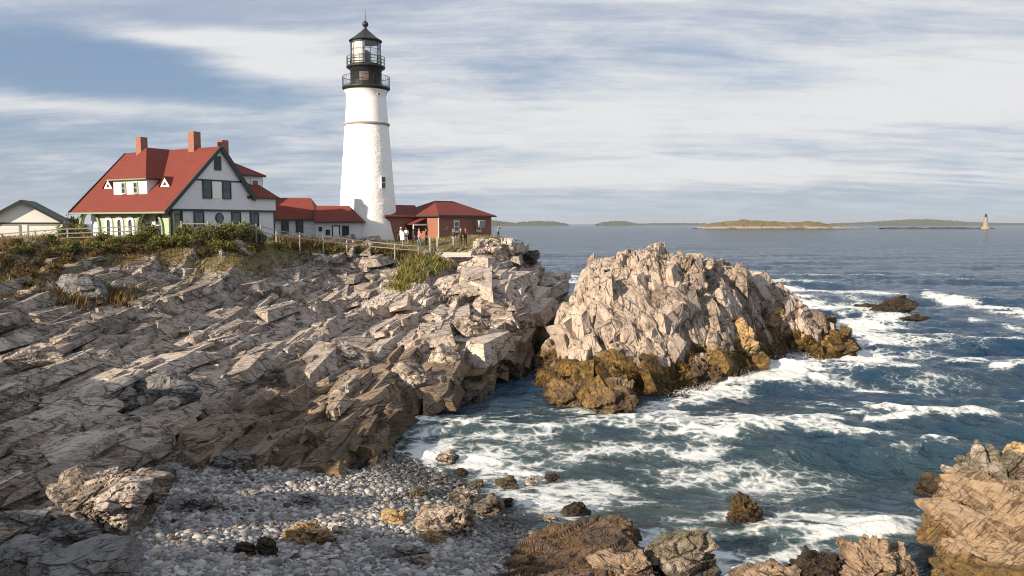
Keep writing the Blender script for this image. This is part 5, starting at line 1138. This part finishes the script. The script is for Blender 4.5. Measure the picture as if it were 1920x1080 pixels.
B(110, 1020, 110, 40, 'low grey stone at the foot of the large craggy boulder', 'grey_rock', 43)
B(300, 905, 56, 24, 'grey block at the foot of the shaded cliff', 'grey_rock', 44)
B(420, 880, 90, 26, 'smooth grey hump where cliff meets pebbles', 'grey_rock', 45)
# in the water
B(1397, 992, 66, 56, 'upright brown weedy rock standing alone in near surf', 'dark_rock', 50, z=-.1, sub=5, weedz=1.2, weedamt=.5)
B(1678, 590, 84, 30, 'jagged dark rock breaking the white surf far right', 'dark_rock', 51, z=-.2, dep=.5, sub=5)
B(1625, 580, 50, 9, 'low dark reef left of the jagged dark rock', 'dark_rock', 52, z=-.1, dep=.5)
B(1722, 602, 50, 9, 'low dark reef right of the jagged dark rock', 'dark_rock', 53, z=-.1, dep=.5)
# blocks leaning on the seaward side of the big rock
for px, py, w, hg, z, sd, lab in ((1385, 698, 105, 82, -.1, 60, 'golden flat-topped block at the front foot of the sea rock'), (1458, 658, 74, 74, 0, 61, 'dark-topped golden block beside the narrow cleft'), (1512, 640, 60, 52, .2, 62, 'slanting golden block with wet purple top'),
        (1568, 664, 80, 28, -.1, 63, 'brown weedy wedge at the seaward tip of the sea rock'), (1545, 612, 50, 24, .6, 64, 'yellow weedy block at the far end of the sea rock'), (1320, 694, 60, 64, .1, 65, 'golden upright block left of the flat-topped block'), (1300, 718, 110, 44, -.1, 66, 'weed-draped brown block at the waterline'),
        (1150, 786, 110, 54, -.1, 67, 'dark weed-covered block at the front toe of the sea rock'), (1080, 770, 90, 50, -.1, 68, 'brown weedy block left of the front toe'), (1050, 700, 90, 60, .1, 69, 'rust brown block at the channel side of the sea rock')):
    B(px, py, w, hg, lab, 'ochre_rock' if sd < 66 else 'sea_rock', sd, z=z, sub=5, weedz=(1.6 if sd < 67 else 2.4), weedamt=.9, wetz=.35, dep=.9, strata=(R_(-20), R_(60), R_(-20)))
# wet rocks in the shaded channel
for px, py, w, hg, sd, lab in ((985, 668, 60, 40, 84, 'black wet rock at the near mouth of the dark channel'), (1015, 640, 70, 36, 85, 'black wet rock halfway up the dark channel'), (1045, 612, 60, 30, 86, 'black wet rock deep inside the dark channel'), (958, 712, 52, 30, 87, 'brown wet rock where the channel opens into the cove'), (1000, 692, 44, 22, 88, 'low wet rock touching the seaweed of the sea rock')):
    B(px, py, w, hg, lab, 'dark_rock', sd, z=-.1, dep=1.0, facets=9)
# headland blocks
for px, py, w, hg, sd, lab in ((283, 778, 130, 70, 70, 'large grey angular block in the shade of the lower slope'), (40, 712, 100, 58, 71, 'sunlit tan boulder on the slope at the left edge'), (205, 770, 70, 40, 72, 'grey block left of the large angular block'),
        (640, 690, 80, 40, 73, 'pinkish block on the sunlit lower ledges'), (880, 640, 60, 52, 74, 'square tan block on the cliff step above the inlet'), (830, 690, 60, 56, 75, 'upright tan block low on the inlet cliff'), (770, 735, 70, 50, 76, 'tan block near the foot of the inlet cliff'), (905, 690, 60, 44, 77, 'brown block above the dark channel water'),
        (445, 474, 45, 24, 78, 'grey outcrop block under the cliff-top bushes'), (140, 560, 90, 50, 80, 'dark outcrop in brown vegetation on the left slope'), ):
    B(px, py, w, hg, lab, 'rock' if sd not in (70, 72, 80) else 'grey_rock', sd, sub=5, cat='boulder', rough=.65, facets=8, tone0=-.08)
# rough light rock at the path end
for px, py, Y, w, hg, sd, lab in ((915, 470, 84, 2.6, 2.0, 90, 'pale leaning slab at the cliff top right of the people'), (945, 478, 86, 2.4, 2.6, 91, 'jagged pale rock rising at the cliff edge'), (890, 482, 83, 2.2, 1.4, 92, 'pale rock beside the path end'), (985, 490, 92, 3.4, 1.4, 93, 'flat dark rock overhanging the far cliff')):
    p = atY(px, py, Y); boulder('rock', lab, (p[0], p[1], p[2] + hg * .2), (w, w * .8, hg), sd, M['rock'], 5, tone0=.25 if sd < 93 else -.25, tilt=(0, R_(-25)), cat='rock', rough=1.3)

# front ledges ------------------------------------------------------------------
FL = pZ([(905, 1075, .7), (935, 1035, .6), (1010, 1003, .45), (1090, 998, .2), (1195, 995, 0), (1210, 1040, 0), (1230, 1100, 0)]) + [(4.6, 18, .4), (-1.5, 18, .8)]
FC = pY([(925, 1072, 25.2), (1000, 1032, 26.9), (1060, 1018, 27.4), (1130, 1008, 27.6), (1185, 1006, 27.8), (1100, 1052, 25.9), (1190, 1058, 25.6), (1000, 1078, 24.6), (1100, 1090, 23.6), (1180, 1090, 23.6), (960, 1105, 23.0)]) + [(2, 18, 1.2), (4, 18, 1.0)]
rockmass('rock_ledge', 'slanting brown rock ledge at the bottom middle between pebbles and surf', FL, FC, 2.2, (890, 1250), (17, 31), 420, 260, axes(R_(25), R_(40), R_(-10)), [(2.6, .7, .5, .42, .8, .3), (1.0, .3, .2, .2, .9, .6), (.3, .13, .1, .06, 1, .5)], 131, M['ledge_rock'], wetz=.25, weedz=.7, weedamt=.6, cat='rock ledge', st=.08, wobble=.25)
B(1288, 1098, 135, 105, 'dark mossy boulder between the brown ledge and the surf', 'moss_rock', 55, z=.0, sub=6, cat='boulder', moss=.8, wetz=.4)
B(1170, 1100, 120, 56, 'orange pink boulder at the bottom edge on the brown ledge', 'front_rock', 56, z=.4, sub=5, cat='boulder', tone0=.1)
B(1540, 1098, 100, 58, 'dark brown rounded rock at the bottom edge in the surf', 'dark_rock', 57, z=0, sub=5, tone0=.1)
B(1445, 1104, 110, 34, 'low light brown rock at the bottom edge, left of the dark rounded one', 'front_rock', 58, z=0, sub=5)
B(1655, 1112, 150, 68, 'pinkish grey striped rock at the bottom edge before the big slab', 'front_rock', 59, z=.1, sub=6, cat='boulder', strata=(R_(75), R_(70), R_(20)), tone0=.05)
RL = pZ([(1720, 1030, .0), (1735, 990, 0), (1780, 950, 0), (1830, 930, 0)]) + [(19, 37, 0), (28, 37, 0), (30, 22, 0), (16, 20, .5), (13.6, 23.5, .3)]
RC = pY([(1722, 1012, 27.8), (1742, 970, 28.4), (1775, 930, 29.2), (1820, 918, 29.6), (1860, 938, 28.6), (1900, 965, 27.6), (1925, 990, 26.6), (1850, 1000, 26.8), (1790, 1000, 27.0), (1760, 1050, 25.8), (1850, 1070, 24.8), (1930, 1070, 24.2), (2000, 960, 27), (2060, 930, 28)]) + [(24, 33, .6), (21, 32, 1.2), (26, 26, 2.0), (28, 32, .5), (18, 21, 1.5)]
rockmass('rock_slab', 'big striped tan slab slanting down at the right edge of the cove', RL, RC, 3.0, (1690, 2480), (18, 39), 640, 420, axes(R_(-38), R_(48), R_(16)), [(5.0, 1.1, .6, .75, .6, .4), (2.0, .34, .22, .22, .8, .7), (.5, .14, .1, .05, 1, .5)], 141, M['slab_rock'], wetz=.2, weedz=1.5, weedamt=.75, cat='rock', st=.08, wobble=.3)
for px, py, Y, dm, sd, tn_, lab in ((1815, 990, 27.3, (3.0, 1.2, 1.1), 201, .1, 'long tan plank of layered rock along the left edge of the big striped slab'), (1868, 950, 28.0, (3.6, 1.3, 1.2), 202, -.05, 'grey brown plank of layered rock across the top of the big striped slab'), (1880, 1050, 25.9, (3.2, 1.2, 1.0), 203, .15, 'pale plank of layered rock low on the big striped slab'), (1930, 1005, 26.6, (3.2, 1.2, 1.2), 204, 0, 'tan plank of layered rock at the right edge of the big striped slab')):
    p = atY(px, py, Y); boulder('rock', lab, p, dm, sd, M['slab_rock'], 6, rz=R_(-40), tilt=(R_(28), R_(17)), facets=9, rough=.55, tone0=tn_, strata=(R_(-40), R_(60), R_(17)))
p = atY(1868, 905, 31.5); boulder('boulder', 'weed-topped brown boulder behind the big striped slab', (p[0], p[1], p[2]), (3.0, 2.6, 2.7), 95, M['moss_rock'], 6, moss=.75, cat='boulder')
p = atY(1925, 875, 33.5); boulder('boulder', 'smooth orange boulder at the right edge, highest of the corner rocks', (p[0], p[1], p[2]), (2.9, 2.4, 2.4), 96, M['ochre_rock'], 5, tone0=.25, rough=.5, cat='boulder')

# pebbles and rubble ----------------------------------------------------------------
def scatter_stones(name, P, size, seed, mat, sub=1, flat=.6, wetf=None):
    D, F = ico(sub); r = np.random.RandomState(seed); n = len(P); k = len(D)
    sc = size[:, None] * r.uniform(.7, 1.3, (n, 3)) * [1, 1, flat]; a = r.uniform(0, 6.28, n); ca, sa = np.cos(a), np.sin(a)
    V = D[None] * sc[:, None]; V = V * (1 + .16 * np.sin(V[:, :, ::-1] / size[:, None, None] * 2.2 + r.uniform(0, 6.28, (n, 1, 3))))
    V = np.stack([V[..., 0] * ca[:, None] - V[..., 1] * sa[:, None], V[..., 0] * sa[:, None] + V[..., 1] * ca[:, None], V[..., 2] + V[..., 0] * r.normal(0, .25, (n, 1))], -1) + P[:, None]
    FF = (F[None] + (np.arange(n) * k)[:, None, None]).reshape(-1, 3); lf = np.repeat(r.rand(n), k)
    at = {'leaf': lf, 'wet': np.repeat(wetf if wetf is not None else np.zeros(n), k)}
    return npmesh(name, V.reshape(-1, 3), FF, mat, sub > 0, at)
r = np.random.RandomState(9); n = 115000; px = r.uniform(150, 1120, n); py = r.uniform(850, 1110, n)
Yp = []; 
ang = np.arctan((py - 540) / FPX) + PITCH; Yg = (EYE - .9) / np.tan(ang)
for _ in range(6): Xg = (px - 960) / FPX * (Yg * CF[1] + (LAND.z((px - 960) / FPX * Yg, Yg) - EYE) * CF[2]); Yg = (EYE - LAND.z(Xg, Yg)) / np.tan(ang)
hm = LAND.g(HEADM, Xg, Yg); zg = LAND.z(Xg, Yg); ok = (hm < .35) & (zg > -.12) & (Yg > 18); Xg, Yg, zg = Xg[ok], Yg[ok], zg[ok]
size = np.clip(np.exp(r.normal(math.log(.052), .5, len(Xg))), .03, .22)
keep = r.rand(len(Xg)) < .62
P = np.stack([Xg, Yg, zg + size * .25], 1)[keep]
wt = smoothstep(.62, .15, P[:, 2] + .22 * fbm(P * .8, 5, 3))
tag(scatter_stones('pebbles', P, size[keep], 4, M['pebble'], 1, .55, wt), kind='stuff')
# broken rock on the ledges
n = 2200; idx = rng.choice(np.where((tso < .5) & (tco[:, 2] > 1.0))[0], n); P = tco[idx]; size = np.clip(np.exp(r.normal(math.log(.12), .45, n)), .05, .4) * (.5 + P[:, 1] / 80)
D, F = ico(1); V = []
q = r.normal(0, 1, (n, 8, 3)); q /= np.linalg.norm(q, axis=2, keepdims=True); dt = np.einsum('kc,nfc->nkf', D, q); rad = np.min(np.where(dt > .2, r.uniform(.5, .9, (n, 1, 8)) / np.maximum(dt, .2), 9), 2); rad = np.minimum(rad, 1.3)
V = D[None] * rad[..., None] * size[:, None, None] * r.uniform(.6, 1.3, (n, 1, 3)) + P[:, None]
o = npmesh('rubble', V.reshape(-1, 3), (F[None] + (np.arange(n) * len(D))[:, None, None]).reshape(-1, 3), M['rock'], False, {'tone': np.repeat(r.uniform(.25, .8, n), len(D)), 'stain': np.repeat(smoothstep(4.0, 2.0, P[:, 2] + 1.1 * fbm(P * .35, 81, 4)) * smoothstep(-19, -13, P[:, 0]), len(D)), 'age': np.repeat(.6 * smoothstep(-9, -15, P[:, 0]), len(D)), 'wet': np.repeat(smoothstep(1.1, .4, P[:, 2]), len(D)), 'weed': np.zeros(n * len(D)), 'soil': np.zeros(n * len(D))})
tag(o, kind='stuff')

# hanging rockweed on the tide zone of the sea rock
M['weed'] = leaf_mat('rockweed', (.016, .010, .004), (.10, .058, .014), (.36, .22, .05))
me = bpy.data.objects['rock_outcrop'].data; nv = len(me.vertices); co = np.empty(nv * 3, np.float32); me.vertices.foreach_get('co', co); co = co.reshape(-1, 3)
no = np.empty(nv * 3, np.float32); me.vertices.foreach_get('normal', no); no = no.reshape(-1, 3); wd = np.empty(nv, np.float32); me.attributes['weed'].data.foreach_get('value', wd)
r = np.random.RandomState(21); idx = r.choice(np.where((wd > .3) & (co[:, 2] > -.1))[0], 26000); p0 = co[idx] + no[idx] * .03; nn_ = no[idx]
tn = -np.array([0, 0, 1.0]) + nn_[:, 2:3] * nn_ + r.normal(0, .35, (len(idx), 3)); tn /= np.linalg.norm(tn, axis=1, keepdims=True); sd_ = np.cross(tn, nn_); sd_ /= np.linalg.norm(sd_, axis=1, keepdims=True) + 1e-6
L_ = r.uniform(.12, .42, (len(idx), 1)); W_ = r.uniform(.012, .04, (len(idx), 1))
V = np.stack([p0 - sd_ * W_, p0 + sd_ * W_, p0 + tn * L_ + sd_ * W_ * .7 + nn_ * .05, p0 + tn * L_ - sd_ * W_ * .7 + nn_ * .05], 1).reshape(-1, 3)
lf = np.clip(.45 + .22 * r.normal(size=len(idx)) + .35 * fbm(p0 * .35, 44, 3) + .16 * (p0[:, 2] - 1.0), 0, 1)
tag(npmesh('seaweed', V, np.arange(4 * len(idx)).reshape(-1, 4), M['weed'], False, {'leaf': np.repeat(lf, 4)}), kind='stuff')
# spray thrown up where the swell meets the rocks
D, F = ico(1); r = np.random.RandomState(31); PP = []; SS = []
for px, py, n, wd_, ht in ((1450, 690, 1500, 1.6, 1.1), (1400, 708, 900, 1.4, .7), (1490, 668, 800, 1.3, .8), (1590, 640, 900, 2.2, .7), (1300, 738, 700, 1.5, .45), (1660, 600, 700, 1.8, .5), (1340, 728, 500, 1.2, .5)):
    c = atZ(px, py, 0); q = r.normal(0, 1, (n, 2)) * wd_ * .5; z = r.exponential(ht * .32, n) * np.exp(-(q ** 2).sum(1) / wd_ ** 2); PP.append(np.stack([c[0] + q[:, 0], c[1] + q[:, 1] * .8, z], 1)); SS.append(r.uniform(.008, .024, n) * np.exp(-z * .5))
P = np.concatenate(PP); S = np.concatenate(SS)
V = D[None] * S[:, None, None] + P[:, None]; m_, t_, p__, _ = newmat('sea_spray'); t_.set(p__.inputs['Base Color'], t_.mix(t_.noise(t_.add('TexCoord').outputs['Object'], 2.0), (.75, .78, .79), (.9, .9, .89))); p__.inputs['Roughness'].default_value = .6
tag(npmesh('spray', V.reshape(-1, 3), (F[None] + (np.arange(len(P)) * len(D))[:, None, None]).reshape(-1, 3), m_, True), kind='stuff')
# ------------------------------------------------------------------ far shore
def isle(name, label, prof, Y, depth, mat, seed, kind=None, cat=None, rough=1.0, base=0.0):
    """prof: (px, py of the skyline); waterline taken where it stands in the sea"""
    pxs = np.linspace(prof[0][0], prof[-1][0], 260); pys = np.interp(pxs, [p[0] for p in prof], [p[1] for p in prof])
    X = (pxs - 960) / FPX * Y; top = EYE + np.array([ray(a, b)[2] / ray(a, b)[1] * Y for a, b in zip(pxs, pys)]); m = 60; t = np.linspace(-1, 1, m)
    XX = np.repeat(X[:, None], m, 1); YY = Y + t[None] * depth + 0 * XX; sh = np.clip(1 - np.abs(t) ** 2.2, 0, 1)[None]; ZZ = -2 + (top[:, None] + 2) * sh
    P = np.stack([XX.ravel(), YY.ravel(), ZZ.ravel()], 1); nz = fbm(P / np.array([22.0, 22.0, 22.0]), seed, 5, .6); P[:, 2] += nz * rough * np.clip(P[:, 2] + 2, 0, 8) * .22 * (1 + Y / 4000)
    z = P[:, 2]; soil = smoothstep(base + 3.5, base + 7, z + 2 * nz); zero = np.zeros(len(P))
    i = np.arange(len(P)).reshape(len(pxs), m); F = np.stack([i[:-1, :-1], i[1:, :-1], i[1:, 1:], i[:-1, 1:]], -1).reshape(-1, 4)
    o = npmesh(name, P, F, mat, False, {'tone': .6 + .4 * nz, 'wet': smoothstep(2.2, .6, z), 'weed': zero, 'soil': soil}); tag(o, label, cat, None, kind); return o
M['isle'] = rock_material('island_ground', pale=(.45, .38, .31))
m, t, p_, _ = newmat('wooded_hill'); t.set(p_.inputs['Base Color'], t.mix(t.noise(t.add('TexCoord').outputs['Object'], .02, 5), (.035, .05, .03), (.09, .10, .06))); p_.inputs['Roughness'].default_value = .9; M['hill'] = m
isle('island', 'low brown grassy island with pale rocky shore on the horizon', [(1302, 428), (1318, 424), (1330, 419), (1360, 415.5), (1400, 413), (1440, 416), (1480, 415.5), (1530, 418), (1555, 421), (1570, 425), (1600, 426.5), (1618, 428)], 1750, 60, M['isle'], 3, cat='island', rough=1.0)
isle('reef', 'thin dark reef left of the distant lighthouse', [(1650, 428), (1680, 427), (1730, 426.6), (1760, 425.6), (1790, 426.8), (1835, 427), (1858, 428)], 1760, 20, M['dark_rock'], 5, cat='reef')
isle('hills', None, [(1540, 421.5), (1600, 418), (1640, 417), (1680, 413.5), (1720, 411.5), (1760, 413.5), (1800, 417), (1860, 419), (1960, 420), (2060, 421)], 5200, 300, M['hill'], 7, 'structure', rough=1.5)
isle('hills', None, [(900, 413), (930, 415), (960, 418.5), (985, 417), (1010, 415.5), (1040, 417), (1060, 420), (1062, 421)], 4600, 250, M['hill'], 8, 'structure', rough=1.5)
isle('hills', None, [(1118, 421), (1130, 417.5), (1150, 415.5), (1168, 416), (1182, 418.5), (1200, 421)], 4800, 200, M['hill'], 9, 'structure', rough=1.5)
isle('hills', None, [(1190, 421), (1230, 419.2), (1300, 419.2), (1340, 421)], 5600, 200, M['hill'], 10, 'structure', rough=1.5)
def far_light():
    Y = 1740; p = atY(1847.5, 428.5, Y); L = empty('distant_lighthouse', (p[0], p[1], 0), label='small pale stone lighthouse standing alone on a reef far out at sea', cat='lighthouse'); s = Y / FPX
    q = lambda py: EYE + ray(1847, py)[2] / ray(1847, py)[1] * Y
    m = MB(); m.lathe([(9, -2), (9, q(426)), (5.5, q(425)), (4.8, q(420)), (3.6, q(410)), (3.3, q(407))], 24); m.build('tower', plain('pale_granite', (.27, .215, .165), .9, .15, .3), L)
    m = MB(); m.lathe([(4.3, q(407)), (4.3, q(406.4)), (2.2, q(406.3)), (2.1, q(403)), (2.6, q(402.8)), (.3, q(400.5))], 16); m.build('lantern_room', M['black'], L)
far_light()
# ------------------------------------------------------------------ sea haze
def haze():
    m = bpy.data.materials.new('haze'); m.use_nodes = True; t = NT(m.node_tree); t.n.clear(); out = t.add('OutputMaterial')
    v = t.add('VolumePrincipled'); v.inputs['Color'].default_value = (.86, .92, 1.0, 1); v.inputs['Density'].default_value = 0.00005; v.inputs['Anisotropy'].default_value = 0.25
    t.l.new(v.outputs[0], out.inputs['Volume']); b = MB(); b.box(-26000, 26000, -400, 26000, -8, 140); o = b.build('haze', m); tag(o, kind='stuff')
haze()
